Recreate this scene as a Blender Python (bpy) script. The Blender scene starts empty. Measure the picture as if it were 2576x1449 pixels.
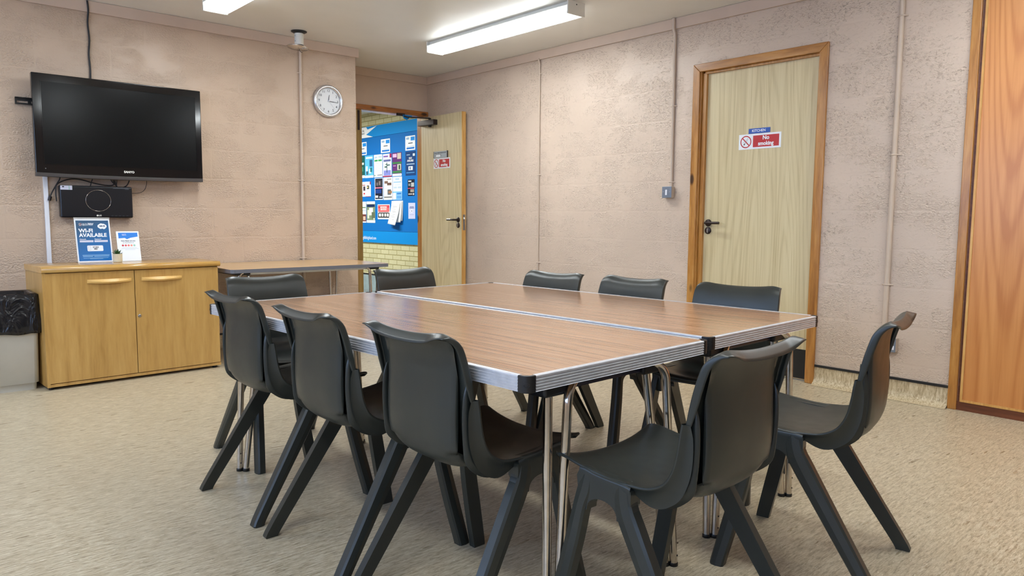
import bpy, bmesh, math, random
from mathutils import Vector, Matrix
random.seed(7)
R = math.radians
scene = bpy.context.scene
col = scene.collection

# ------------------------------------------------------------------ helpers
def tag(o, label=None, cat=None, group=None, kind=None):
    if label: o['label'] = label
    if cat: o['category'] = cat
    if group: o['group'] = group
    if kind: o['kind'] = kind
    return o

def empty(name, loc=(0, 0, 0), rz=0.0):
    o = bpy.data.objects.new(name, None)
    o.empty_display_size = 0.05
    o.location = loc
    o.rotation_euler = (0, 0, rz)
    col.objects.link(o)
    return o

class MB:
    def __init__(s):
        s.v = []; s.f = []; s.m = []; s.s = []
    def add(s, vs, fs, mi=0, smooth=False):
        b = len(s.v)
        s.v += [tuple(p) for p in vs]
        for f in fs:
            s.f.append([b + i for i in f]); s.m.append(mi); s.s.append(smooth)
        return s
    def box(s, x0, x1, y0, y1, z0, z1, mi=0, M=None):
        if x0 > x1: x0, x1 = x1, x0
        if y0 > y1: y0, y1 = y1, y0
        if z0 > z1: z0, z1 = z1, z0
        vs = [Vector(p) for p in ((x0,y0,z0),(x1,y0,z0),(x1,y1,z0),(x0,y1,z0),(x0,y0,z1),(x1,y0,z1),(x1,y1,z1),(x0,y1,z1))]
        if M: vs = [M @ p for p in vs]
        return s.add(vs, [(0,3,2,1),(4,5,6,7),(0,1,5,4),(1,2,6,5),(2,3,7,6),(3,0,4,7)], mi)
    def tube(s, pts, r, n=12, mi=0, cap=True, ry=None):
        pts = [Vector(p) for p in pts]
        rr = r if isinstance(r, (list, tuple)) else [r] * len(pts)
        vs = []; N = len(pts)
        t0 = (pts[1] - pts[0]).normalized()
        a = Vector((0, 0, 1)) if abs(t0.z) < 0.9 else Vector((1, 0, 0))
        u = t0.cross(a).normalized()
        for i, p in enumerate(pts):
            if i == 0: t = t0
            elif i == N - 1: t = (pts[i] - pts[i-1]).normalized()
            else: t = ((pts[i+1] - pts[i]).normalized() + (pts[i] - pts[i-1]).normalized()).normalized()
            u = (u - t * u.dot(t)).normalized(); w = t.cross(u)
            for k in range(n):
                an = 2 * math.pi * k / n
                vs.append(p + u * math.cos(an) * rr[i] + w * math.sin(an) * rr[i])
        fs = [(i*n+k, i*n+(k+1) % n, (i+1)*n+(k+1) % n, (i+1)*n+k) for i in range(N-1) for k in range(n)]
        s.add(vs, fs, mi, True)
        if cap:
            s.add(vs[:n], [tuple(range(n))[::-1]], mi); s.add(vs[-n:], [tuple(range(n))], mi)
        return s
    def lathe(s, prof, M, n=48, mi=0, smooth=True):
        """prof: (radius, height) pairs about local z, M places it"""
        vs = []
        for r, h in prof:
            for k in range(n):
                a = 2 * math.pi * k / n
                vs.append(M @ Vector((r * math.cos(a), r * math.sin(a), h)))
        fs = [(i*n+k, i*n+(k+1) % n, (i+1)*n+(k+1) % n, (i+1)*n+k) for i in range(len(prof)-1) for k in range(n)]
        return s.add(vs, fs, mi, smooth)
    def grid(s, rows, mi=0, smooth=True, flip=False):
        n = len(rows[0]); vs = [p for r in rows for p in r]
        fs = []
        for i in range(len(rows)-1):
            for k in range(n-1):
                q = (i*n+k, i*n+k+1, (i+1)*n+k+1, (i+1)*n+k)
                fs.append(q[::-1] if flip else q)
        return s.add(vs, fs, mi, smooth)
    def prism(s, poly, M, h0, h1, mi=0, smooth=False):
        """poly in local xy, extruded along local z"""
        n = len(poly)
        vs = [M @ Vector((x, y, h0)) for x, y in poly] + [M @ Vector((x, y, h1)) for x, y in poly]
        fs = [tuple(range(n))[::-1], tuple(range(n, 2*n))]
        s.add(vs, fs, mi)
        s.add(vs, [(k, (k+1) % n, n+(k+1) % n, n+k) for k in range(n)], mi, smooth)
        return s
    def build(s, name, mats, parent=None, bevel=0, seg=2, weld=False, sub=0, solid=0, sol_off=-1, autosmooth=None):
        me = bpy.data.meshes.new(name)
        me.from_pydata([tuple(p) for p in s.v], [], s.f)
        if not isinstance(mats, (list, tuple)): mats = [mats]
        for m in mats: me.materials.append(m)
        me.polygons.foreach_set('material_index', s.m)
        me.polygons.foreach_set('use_smooth', s.s)
        if weld or bevel:
            bm = bmesh.new(); bm.from_mesh(me)
            bmesh.ops.remove_doubles(bm, verts=bm.verts, dist=1e-5)
            bmesh.ops.recalc_face_normals(bm, faces=bm.faces)
            if bevel:
                ed = [e for e in bm.edges if len(e.link_faces) == 2 and e.calc_face_angle(0) > R(35)]
                bmesh.ops.bevel(bm, geom=ed, offset=bevel, segments=seg, profile=0.5, affect='EDGES')
                for f in bm.faces: f.smooth = True
            bm.to_mesh(me); bm.free()
        me.update()
        o = bpy.data.objects.new(name, me)
        col.objects.link(o)
        if parent: o.parent = parent
        if solid:
            md = o.modifiers.new('solid', 'SOLIDIFY'); md.thickness = solid; md.offset = sol_off
        if sub:
            md = o.modifiers.new('sub', 'SUBSURF'); md.levels = sub; md.render_levels = sub
        if bevel:
            md = o.modifiers.new('wn', 'WEIGHTED_NORMAL'); md.keep_sharp = False
        return o

def struct(o):
    o['kind'] = 'structure'; return o

def plane_matrix(origin, right, up):
    r = Vector(right).normalized(); u = Vector(up).normalized(); n = r.cross(u)
    M = Matrix.Identity(4)
    for i in range(3):
        M[i][0] = r[i]; M[i][1] = u[i]; M[i][2] = n[i]; M[i][3] = origin[i]
    return M

def text_part(name, body, size, mat, parent, M, align='CENTER', bold=0.0, sx=1.0, ext=0.0004, spacing=1.0, line=1.0):
    cu = bpy.data.curves.new(name, 'FONT')
    cu.body = body; cu.size = size; cu.align_x = align; cu.align_y = 'CENTER'
    cu.extrude = ext; cu.offset = bold; cu.space_character = spacing; cu.space_line = line
    cu.resolution_u = 3
    tmp = bpy.data.objects.new(name + '_tmp', cu)
    col.objects.link(tmp)
    bpy.context.view_layer.update()
    dg = bpy.context.evaluated_depsgraph_get()
    me = bpy.data.meshes.new_from_object(tmp.evaluated_get(dg))
    bpy.data.objects.remove(tmp); bpy.data.curves.remove(cu)
    me.transform(M @ Matrix.Diagonal((sx, 1, 1, 1)))
    me.materials.clear(); me.materials.append(mat)
    o = bpy.data.objects.new(name, me)
    col.objects.link(o)
    if parent: o.parent = parent
    return o

def copy_tree(o, parent=None):
    c = o.copy(); col.objects.link(c); c.parent = parent
    for ch in [x for x in bpy.data.objects if x.parent == o and x != c]:
        copy_tree(ch, c)
    return c

# ------------------------------------------------------------------ materials
def srgb(r, g, b):
    f = lambda c: (c/255/12.92) if c/255 <= 0.04045 else ((c/255+0.055)/1.055)**2.4
    return (f(r), f(g), f(b), 1.0)

class NT:
    def __init__(s, name):
        s.mat = bpy.data.materials.new(name); s.mat.use_nodes = True
        s.t = s.mat.node_tree; s.b = s.t.nodes['Principled BSDF']
    def n(s, typ, **kw):
        nd = s.t.nodes.new(typ)
        for k, v in kw.items():
            if k in nd.inputs: nd.inputs[k].default_value = v
            else: setattr(nd, k, v)
        return nd
    def l(s, a, b): s.t.links.new(a, b)
    def coord(s, scale=(1, 1, 1), rot=(0, 0, 0), loc=(0, 0, 0), out='Object'):
        tc = s.n('ShaderNodeTexCoord'); mp = s.n('ShaderNodeMapping')
        mp.inputs['Scale'].default_value = scale; mp.inputs['Rotation'].default_value = rot
        mp.inputs['Location'].default_value = loc
        s.l(tc.outputs[out], mp.inputs['Vector']); return mp.outputs['Vector']
    def noise(s, vec, scale, detail=4, rough=0.55, dist=0.0):
        nd = s.n('ShaderNodeTexNoise'); nd.inputs['Scale'].default_value = scale
        nd.inputs['Detail'].default_value = detail; nd.inputs['Roughness'].default_value = rough
        nd.inputs['Distortion'].default_value = dist
        s.l(vec, nd.inputs['Vector']); return nd.outputs['Fac']
    def ramp(s, fac, stops, interp='LINEAR'):
        nd = s.n('ShaderNodeValToRGB'); cr = nd.color_ramp; cr.interpolation = interp
        while len(cr.elements) < len(stops): cr.elements.new(0.5)
        for e, (p, c) in zip(cr.elements, stops):
            e.position = p; e.color = c if isinstance(c, tuple) else (c, c, c, 1)
        s.l(fac, nd.inputs['Fac']); return nd.outputs['Color']
    def mix(s, fac, a, b, blend='MIX'):
        nd = s.n('ShaderNodeMix'); nd.data_type = 'RGBA'; nd.blend_type = blend
        for i, v in ((0, fac), (6, a), (7, b)):
            if hasattr(v, 'is_output'): s.l(v, nd.inputs[i])
            else: nd.inputs[i].default_value = v
        return nd.outputs[2]
    def math(s, op, a, b=0.0):
        nd = s.n('ShaderNodeMath'); nd.operation = op
        for i, v in ((0, a), (1, b)):
            if hasattr(v, 'is_output'): s.l(v, nd.inputs[i])
            else: nd.inputs[i].default_value = v
        return nd.outputs[0]
    def bump(s, h, strength=0.5, dist=0.01):
        nd = s.n('ShaderNodeBump'); nd.inputs['Strength'].default_value = strength
        nd.inputs['Distance'].default_value = dist
        s.l(h, nd.inputs['Height']); s.l(nd.outputs['Normal'], s.b.inputs['Normal'])
        return nd

def plain(name, c, rough=0.5, metal=0.0, spec=0.5, coat=0.0, emit=None, es=0.0, var=0.0, trans=0.0, alpha=1.0):
    t = NT(name); b = t.b
    b.inputs['Base Color'].default_value = c
    b.inputs['Roughness'].default_value = rough; b.inputs['Metallic'].default_value = metal
    b.inputs['Specular IOR Level'].default_value = spec; b.inputs['Coat Weight'].default_value = coat
    b.inputs['Transmission Weight'].default_value = trans
    b.inputs['Alpha'].default_value = alpha
    if emit: b.inputs['Emission Color'].default_value = emit; b.inputs['Emission Strength'].default_value = es
    if var:
        v = t.coord()
        n = t.noise(v, 9.0, 3)
        d = tuple(x*(1-var) for x in c[:3]) + (1,); l_ = tuple(min(1, x*(1+var)) for x in c[:3]) + (1,)
        t.l(t.ramp(n, [(0.3, d), (0.7, l_)]), b.inputs['Base Color'])
    return t.mat

def wall_paint(name, c, pit=1.0):
    t = NT(name)
    v = t.coord()
    vs = t.coord(scale=(1.0, 1.0, 1.5))
    lump = t.noise(vs, 78, 2, 0.5, 0.3)                      # rough face of the blocks, softened by paint
    lumps = t.ramp(lump, [(0.30, 0.0), (0.62, 1.0)])
    deep = t.noise(t.coord(scale=(1.0, 1.0, 1.6), loc=(4, 2, 7)), 48, 3, 0.6, 0.5)
    pits = t.ramp(deep, [(0.35, 1.0), (0.42, 0.0)])
    maskn = t.noise(t.coord(scale=(1, 1, 1.6)), 3.6, 3, 0.62)
    mask = t.ramp(maskn, [(0.43, 0.10), (0.56, 1.0)])
    sep = t.n('ShaderNodeSeparateXYZ'); t.l(v, sep.inputs[0])
    along = t.math('ADD', sep.outputs[0], sep.outputs[1])
    comb = t.n('ShaderNodeCombineXYZ'); t.l(along, comb.inputs[0]); t.l(sep.outputs[2], comb.inputs[1])
    br = t.n('ShaderNodeTexBrick'); br.offset = 0.5
    br.inputs['Scale'].default_value = 1.0; br.inputs['Brick Width'].default_value = 0.45
    br.inputs['Row Height'].default_value = 0.225; br.inputs['Mortar Size'].default_value = 0.012
    br.inputs['Mortar Smooth'].default_value = 1.0
    wob = t.noise(v, 7, 3); wm = t.n('ShaderNodeVectorMath'); wm.operation = 'ADD'
    wc = t.n('ShaderNodeCombineXYZ'); t.l(t.math('MULTIPLY', wob, 0.03), wc.inputs[0]); t.l(t.math('MULTIPLY', wob, 0.03), wc.inputs[1])
    t.l(comb.outputs[0], wm.inputs[0]); t.l(wc.outputs[0], wm.inputs[1]); t.l(wm.outputs[0], br.inputs['Vector'])
    rough_face = t.math('SUBTRACT', 1.0, br.outputs['Fac'])
    h = t.math('MULTIPLY', t.math('MULTIPLY', lumps, mask), 0.85-0.4*pit)
    h = t.math('SUBTRACT', h, t.math('MULTIPLY', t.math('MULTIPLY', pits, mask), 0.9 * pit))
    h = t.math('MULTIPLY', h, t.math('ADD', t.math('MULTIPLY', rough_face, 0.75), 0.25))
    h = t.math('SUBTRACT', h, t.math('MULTIPLY', br.outputs['Fac'], 0.10))
    h = t.math('ADD', h, t.math('MULTIPLY', t.noise(v, 14, 3), 0.35))
    t.bump(h, 0.8, 0.006)
    big = t.noise(v, 1.3, 3)
    c0 = tuple(x*0.94 for x in c[:3]) + (1,); c1 = tuple(x*1.04 for x in c[:3]) + (1,)
    base = t.ramp(big, [(0.35, c0), (0.65, c1)])
    # grime sitting in the deepest pits of some blocks
    gm = t.ramp(t.noise(v, 1.7, 3, 0.6), [(0.58, 0.0), (0.74, 0.5)])
    g = t.math('MULTIPLY', t.math('MULTIPLY', pits, mask), gm)
    dark = tuple(x*0.40 for x in c[:3]) + (1,)
    t.l(t.mix(g, base, dark), t.b.inputs['Base Color'])
    t.b.inputs['Roughness'].default_value = 0.42
    t.b.inputs['Specular IOR Level'].default_value = 0.45
    return t.mat

def wood(name, dark, mid, light, axis='z', scale=1.0, rough=0.4, rings=False, knots=False, bump=0.0, coat=0.0, seed=0.0, contrast=1.0, spec=0.5, out='Object', lo=0.10, blotch=0.28, ringk=(0.18, 2.4, 95.0), f1=22):
    t = NT(name)
    sc = {'x': (lo, 1, 1), 'y': (1, lo, 1), 'z': (1, 1, lo)}[axis]
    v = t.coord(scale=tuple(k*scale for k in sc), loc=(seed, seed*1.7, seed*0.6), out=out)
    n1 = t.noise(v, f1, 6, 0.6, 0.4)
    n2 = t.noise(v, f1*4, 4, 0.6)
    n3 = t.noise(v, 5, 3, 0.5, 0.2)
    f = t.math('ADD', t.math('MULTIPLY', n1, 0.55), t.math('MULTIPLY', n2, 0.22))
    f = t.math('ADD', f, t.math('MULTIPLY', n3, blotch)); f = t.math('ADD', f, (0.28-blotch)*0.5)
    if rings:
        rk = ringk[0]; sc2 = {'x': (rk, 1, 1), 'y': (1, rk, 1), 'z': (1, 1, rk)}[axis]
        v2 = t.coord(scale=tuple(k*scale for k in sc2), loc=(seed, seed, seed), out=out)
        nn = t.noise(v2, ringk[1], 1, 0.4)
        w = t.math('SINE', t.math('MULTIPLY', nn, ringk[2]))
        w = t.math('POWER', t.math('ABSOLUTE', t.math('ADD', t.math('MULTIPLY', w, 0.5), 0.5)), 2.5)
        f = t.math('SUBTRACT', f, t.math('MULTIPLY', w, 0.17 * contrast))
    k = 0.16 / contrast
    c = t.ramp(f, [(0.5-k, dark), (0.52, mid), (0.5+k, light)])
    if knots:
        vk = t.coord(scale=tuple({'x': (0.45, 1, 1), 'y': (1, 0.45, 1), 'z': (1, 1, 0.45)}[axis]), loc=(0.31, 0.13, 0.7), out=out)
        vo = t.n('ShaderNodeTexVoronoi'); vo.inputs['Scale'].default_value = 7.5; t.l(vk, vo.inputs['Vector'])
        kn = t.ramp(vo.outputs['Distance'], [(0.10, 1.0), (0.17, 0.0)])
        dk = tuple(x*0.25 for x in dark[:3]) + (1,)
        c = t.mix(kn, c, dk)
    t.l(c, t.b.inputs['Base Color'])
    t.b.inputs['Roughness'].default_value = rough; t.b.inputs['Coat Weight'].default_value = coat
    t.b.inputs['Coat Roughness'].default_value = 0.2
    t.b.inputs['Specular IOR Level'].default_value = spec
    if bump: t.bump(f, bump, 0.002)
    return t.mat

def vinyl(name, axis, c_dark, c_mid, c_light, rough=0.32):
    t = NT(name)
    sc = {'x': (0.16, 1, 1), 'z': (1, 1, 0.14)}[axis]
    v = t.coord(scale=sc)
    n1 = t.noise(v, 105, 4, 0.65, 0.25)
    n2 = t.noise(v, 300, 3, 0.6)
    n3 = t.noise(t.coord(), 2.2, 3)
    f = t.math('ADD', t.math('MULTIPLY', n1, 0.6), t.math('MULTIPLY', n2, 0.4))
    c = t.ramp(f, [(0.37, c_dark), (0.475, c_mid), (0.60, c_light)])
    # sparse dark and white flecks
    sc2 = {'x': (0.35, 1, 1), 'z': (1, 1, 0.3)}[axis]
    v2 = t.coord(scale=sc2, loc=(3, 1, 2))
    d = t.ramp(t.noise(v2, 170, 2, 0.5), [(0.28, 1.0), (0.33, 0.0)])
    c = t.mix(t.math('MULTIPLY', d, 0.5), c, tuple(x*0.28 for x in c_mid[:3]) + (1,))
    w = t.ramp(t.noise(t.coord(scale=sc2, loc=(9, 5, 1)), 130, 2, 0.5), [(0.67, 0.0), (0.71, 1.0)])
    c = t.mix(t.math('MULTIPLY', w, 0.6), c, srgb(236, 228, 208))
    c = t.mix(t.ramp(n3, [(0.3, 0.0), (0.75, 0.22)]), c, tuple(x*0.8 for x in c_mid[:3]) + (1,))
    t.l(c, t.b.inputs['Base Color'])
    t.l(t.ramp(t.noise(v, 30, 3), [(0.3, rough-0.06), (0.7, rough+0.12)]), t.b.inputs['Roughness'])
    t.b.inputs['Specular IOR Level'].default_value = 0.5
    t.bump(f, 0.10, 0.002)
    return t.mat

M = {}
M['wall'] = wall_paint('wall_paint', srgb(203, 183, 165))
M['wall_tv'] = wall_paint('television_wall_paint', srgb(196, 173, 152), 0.35)
M['board_paint'] = plain('cornice_paint', srgb(200, 178, 161), 0.4, var=0.03)
M['pipe_paint'] = plain('pipe_paint', srgb(199, 180, 162), 0.38, var=0.03)
def ceil_mat():
    t = NT('ceiling_paint'); v = t.coord()
    t.l(t.ramp(t.noise(v, 1.5, 3), [(0.3, srgb(222, 221, 218)), (0.7, srgb(230, 229, 226))]), t.b.inputs['Base Color'])
    t.b.inputs['Roughness'].default_value = 0.38
    t.bump(t.math('ADD', t.noise(v, 2.5, 3), t.math('MULTIPLY', t.noise(v, 40, 3), 0.03)), 0.25, 0.02)
    return t.mat
M['ceiling'] = ceil_mat()
M['floor'] = vinyl('vinyl_floor', 'x', srgb(138, 123, 99), srgb(178, 163, 136), srgb(206, 194, 169))
M['skirting'] = vinyl('vinyl_skirting', 'z', srgb(140, 120, 90), srgb(184, 165, 131), srgb(214, 200, 170), 0.4)
M['black_strip'] = plain('black_strip', srgb(24, 26, 30), 0.35)
M['oak_door'] = wood('pale_oak_veneer', srgb(176, 156, 114), srgb(208, 192, 152), srgb(220, 206, 168), 'z', 1.0, 0.42, rings=True, contrast=0.62, lo=0.025, blotch=0.10, ringk=(0.08, 4.0, 120.0), f1=44)
M['pine'] = wood('varnished_pine', srgb(132, 80, 28), srgb(176, 120, 54), srgb(198, 146, 78), 'z', 1.3, 0.3, knots=True, coat=0.3, contrast=0.9)
M['pine_x'] = wood('varnished_pine_head', srgb(132, 80, 28), srgb(174, 118, 54), srgb(196, 144, 78), 'y', 1.3, 0.3, knots=True, coat=0.3, contrast=0.9)
M['pine_h'] = wood('varnished_pine_lintel', srgb(120, 66, 24), srgb(168, 104, 44), srgb(190, 128, 66), 'x', 1.3, 0.3, knots=True, coat=0.3, contrast=0.9)
M['jamb'] = wood('old_door_jamb', srgb(120, 92, 44), srgb(150, 120, 64), srgb(168, 138, 82), 'z', 1.0, 0.45)
M['door_lip'] = wood('door_lipping', srgb(176, 124, 60), srgb(204, 154, 84), srgb(220, 176, 110), 'z', 1.6, 0.4)
M['ply'] = wood('orange_plywood', srgb(184, 116, 58), srgb(204, 138, 76), srgb(214, 150, 88), 'z', 0.8, 0.36, rings=True, coat=0.25, seed=4.3, contrast=0.95, lo=0.04, blotch=0.15, ringk=(0.10, 2.0, 300.0))
M['ply_dark'] = wood('brown_plinth', srgb(70, 34, 18), srgb(104, 56, 32), srgb(128, 74, 44), 'y', 1.0, 0.4)
M['cabinet'] = wood('honey_oak_veneer', srgb(156, 114, 54), srgb(189, 148, 82), srgb(203, 164, 98), 'z', 1.1, 0.36, rings=False, contrast=0.72, coat=0.15, seed=2.0)
M['cabinet_top'] = wood('honey_oak_top', srgb(168, 122, 52), srgb(200, 154, 80), srgb(212, 170, 98), 'x', 1.1, 0.25, contrast=0.6, coat=0.4, seed=1.0)
M['handle_wood'] = wood('handle_beech', srgb(196, 148, 72), srgb(222, 178, 102), srgb(232, 194, 124), 'x', 1.4, 0.35, contrast=0.5)
def teak():
    t = NT('teak_laminate')
    n1 = t.noise(t.coord(scale=(1, 0.006, 1)), 270, 2, 0.6, 0.0); n2 = t.noise(t.coord(scale=(1, 0.015, 1)), 420, 2, 0.5)
    n3 = t.noise(t.coord(scale=(1, 0.06, 1)), 26, 3); n4 = t.noise(t.coord(scale=(1, .25, 1)), 5, 2)
    f = t.math('ADD', t.math('MULTIPLY', n1, 0.60), t.math('MULTIPLY', n2, 0.22))
    f = t.math('ADD', f, t.math('MULTIPLY', n3, 0.18))
    c = t.ramp(f, [(0.36, srgb(104, 66, 42)), (0.44, srgb(148, 104, 72)), (0.485, srgb(172, 134, 105)), (0.62, srgb(186, 150, 121))])
    c = t.mix(t.ramp(n4, [(.35, 0.0), (.7, .25)]), c, srgb(166, 124, 90))
    t.l(c, t.b.inputs['Base Color']); t.b.inputs['Roughness'].default_value = 0.17
    t.b.inputs['Specular IOR Level'].default_value = 0.5
    t.bump(f, 0.04, 0.001)
    return t.mat
M['teak'] = teak()
M['beech_lam'] = wood('beech_laminate', srgb(176, 140, 98), srgb(198, 162, 118), srgb(210, 178, 136), 'x', 1.2, 0.22, contrast=0.5)
M['grey_edge'] = plain('grey_edging', srgb(104, 106, 114), 0.4)
def brushed(name, c, rough, metal=1.0):
    t = NT(name); v = t.coord(scale=(1, 1, 1))
    t.l(t.ramp(t.noise(v, 35, 4), [(0.3, tuple(x*0.82 for x in c[:3]) + (1,)), (0.7, c)]), t.b.inputs['Base Color'])
    t.b.inputs['Metallic'].default_value = metal; t.b.inputs['Roughness'].default_value = rough
    return t.mat
M['alu'] = brushed('ribbed_aluminium', srgb(212, 213, 218), 0.4, 0.5)
M['chrome'] = brushed('chrome_tube', srgb(214, 206, 196), 0.14)
M['steel'] = brushed('satin_steel', srgb(170, 170, 172), 0.3)
def plastic_chair():
    t = NT('charcoal_polypropylene'); v = t.coord()
    t.l(t.ramp(t.noise(v, 6, 3), [(0.3, srgb(39, 42, 39)), (0.7, srgb(45, 48, 44))]), t.b.inputs['Base Color'])
    t.l(t.ramp(t.noise(v, 14, 3), [(0.3, 0.31), (0.7, 0.39)]), t.b.inputs['Roughness'])
    t.b.inputs['Specular IOR Level'].default_value = 0.5
    return t.mat
M['chair'] = plastic_chair()
M['black'] = plain('black_plastic', srgb(22, 22, 24), 0.4)
M['black_gloss'] = plain('black_gloss', srgb(8, 8, 11), 0.09, spec=0.6)
M['screen'] = plain('tv_screen', srgb(8, 10, 12), 0.2, spec=0.25)
M['navy_gloss'] = plain('navy_black_gloss', srgb(14, 17, 25), 0.28)
M['dark_rail'] = plain('blue_black_rail', srgb(20, 22, 52), 0.4)
M['white_plastic'] = plain('white_plastic', srgb(228, 230, 238), 0.35)
M['white_metal'] = plain('white_metal', srgb(232, 230, 222), 0.4)
M['paper'] = plain('white_paper', srgb(232, 236, 242), 0.5)
M['grey_paper'] = plain('pale_grey_paper', srgb(206, 208, 226), 0.5)
M['bronze'] = plain('dark_bronze', srgb(44, 30, 28), 0.35, metal=0.4)
M['grey_metal'] = plain('grey_metalclad', srgb(136, 146, 162), 0.32, metal=0.55)
M['box_side'] = plain('galvanised_box', srgb(186, 170, 154), 0.45, metal=0.15)
M['bin'] = plain('pale_grey_bin', srgb(196, 192, 180), 0.5, var=0.03)
def bag():
    t = NT('bin_liner'); v = t.coord(scale=(1, 1, 0.6))
    t.b.inputs['Base Color'].default_value = srgb(20, 20, 24); t.b.inputs['Roughness'].default_value = 0.22
    t.bump(t.noise(v, 9, 3, 0.55, 0.8), 0.8, 0.03); return t.mat
M['bag'] = bag()
M['clock_rim'] = plain('silver_clock_rim', srgb(205, 203, 204), 0.26, metal=0.75)
M['clock_face'] = plain('clock_face', srgb(216, 218, 220), 0.45)
M['ink'] = plain('dark_print', srgb(40, 44, 56), 0.5)
M['grey_ink'] = plain('grey_print', srgb(150, 156, 176), 0.5)
M['red'] = plain('sign_red', srgb(188, 26, 36), 0.35)
M['blue'] = plain('sign_blue', srgb(14, 76, 172), 0.35)
M['white'] = plain('sign_white', srgb(236, 240, 246), 0.35)
M['leaf'] = plain('succulent_green', srgb(52, 92, 44), 0.45, var=0.2)
M['pot'] = plain('cream_pot', srgb(214, 204, 178), 0.5)
M['soil'] = plain('potting_soil', srgb(60, 46, 34), 0.9)
M['board_blue'] = plain('board_blue', srgb(4, 106, 186), 0.6, spec=.2)
M['board_light'] = plain('board_light_blue', srgb(6, 134, 212), 0.6, spec=.2)
M['brown_cable'] = plain('black_cable', srgb(24, 20, 22), 0.5)
M['glass'] = plain('window_glass', (1, 1, 1, 1), 0.0, trans=1.0)
M['acrylic'] = plain('clear_acrylic', (0.95, 0.98, 1, 1), 0.05, trans=1.0)
M['carpet'] = plain('corridor_floor', srgb(120, 130, 136), 0.5)
M['corr_ceiling'] = plain('corridor_ceiling', srgb(225, 222, 205), 0.6)
M['dado'] = plain('corridor_skirting', srgb(150, 170, 176), 0.4, var=0.15)
M['wall_plain'] = plain('plain_wall_paint', srgb(206, 186, 168), 0.5)
PAL = {}
def pc(r, g, b):
    k = (r, g, b)
    if k not in PAL: PAL[k] = plain('print_%d_%d_%d' % k, srgb(r, g, b), 0.6, spec=.15)
    return PAL[k]

def bricks():
    t = NT('buff_brick')
    v = t.coord()
    sep = t.n('ShaderNodeSeparateXYZ'); t.l(v, sep.inputs[0])
    comb = t.n('ShaderNodeCombineXYZ'); t.l(t.math('ADD', sep.outputs[0], sep.outputs[1]), comb.inputs[0]); t.l(sep.outputs[2], comb.inputs[1])
    br = t.n('ShaderNodeTexBrick'); br.offset = 0.5
    br.inputs['Scale'].default_value = 1.0; br.inputs['Brick Width'].default_value = 0.205
    br.inputs['Row Height'].default_value = 0.0665; br.inputs['Mortar Size'].default_value = 0.006
    br.inputs['Mortar Smooth'].default_value = 0.2
    br.inputs['Color1'].default_value = srgb(206, 202, 164); br.inputs['Color2'].default_value = srgb(192, 188, 150)
    br.inputs['Mortar'].default_value = srgb(150, 142, 92)
    t.l(comb.outputs[0], br.inputs['Vector'])
    n = t.noise(v, 60, 4)
    t.l(t.mix(t.ramp(n, [(0.35, 0.25), (0.6, 0.0)]), br.outputs['Color'], srgb(150, 148, 120)), t.b.inputs['Base Color'])
    t.b.inputs['Roughness'].default_value = 0.75
    t.bump(t.math('MULTIPLY', br.outputs['Fac'], -1.0), 0.5, 0.004)
    return t.mat
M['brick'] = bricks()

def lamp_mat():
    """lit prismatic cover: brightest over the tube, weaker towards the two lamp holders"""
    t = NT('lit_diffuser')
    tc = t.n('ShaderNodeTexCoord'); sep = t.n('ShaderNodeSeparateXYZ'); t.l(tc.outputs['Object'], sep.inputs[0])
    ay = t.math('ABSOLUTE', sep.outputs[1]); ax = t.math('ABSOLUTE', sep.outputs[0])
    e1 = t.ramp(ay, [(0.60, 1.0), (0.775, 0.10)])
    e2 = t.ramp(ax, [(0.035, 1.0), (0.083, 0.13)])
    rib = t.math('MULTIPLY', t.math('SINE', t.math('MULTIPLY', sep.outputs[1], 420.0)), 0.04)
    s = t.math('MULTIPLY', t.math('MULTIPLY', e1, e2), t.math('ADD', rib, 1.0))
    t.l(t.math('MULTIPLY', s, LAMP), t.b.inputs['Emission Strength'])
    t.b.inputs['Emission Color'].default_value = (0.92, 0.98, 1.0, 1)
    t.b.inputs['Base Color'].default_value = srgb(222, 232, 226)
    t.b.inputs['Roughness'].default_value = 0.25
    return t.mat
LAMP = 27.0
M['lamp'] = lamp_mat()

# ------------------------------------------------------------------ room shell
H = 2.509
XL, YB = -6.9, -8.4            # left wall, wall behind the camera
DX0, DX1 = -0.862, 0.0         # recess doorway, structural opening
RY = 0.676                     # recess back wall
WX = -1.23                     # end of the television wall
KY0, KY1 = -3.600, -2.682      # kitchen doorway opening along y
PY = -4.458                    # start of the panelled opening

mb = MB(); mb.box(XL-.2, 0.15, YB-.2, RY+.11, -0.1, 0)
struct(mb.build('floor', M['floor']))
mb = MB(); mb.box(XL-.2, 0.15, YB-.2, RY+.11, H, H+.1)
struct(mb.build('ceiling', M['ceiling']))
# television wall (ends in a return that forms the recess)
mb = MB(); mb.box(XL, WX, 0, RY+.11, 0, H)
struct(mb.build('wall_front', M['wall_tv'], bevel=0.006))
# recess back wall above and beside the door
mb = MB(); mb.box(WX, DX0, RY, RY+.11, 0, H); mb.box(DX0, 0.0, RY, RY+.11, 2.15, H)
struct(mb.build('wall_recess', M['board_paint']))
# kitchen wall with the doorway and the panelled opening
mb = MB()
mb.box(0, .15, KY1, RY+.11, 0, H)
mb.box(0, .15, KY0, KY1, 2.125, H)
mb.box(0, .15, PY, KY0, 0, H)
mb.box(0, .15, YB, -6.2, 0, H)
mb.box(0.14, .15, KY0, KY1, 0, 2.125)
struct(mb.build('wall_right', M['wall']))
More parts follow.
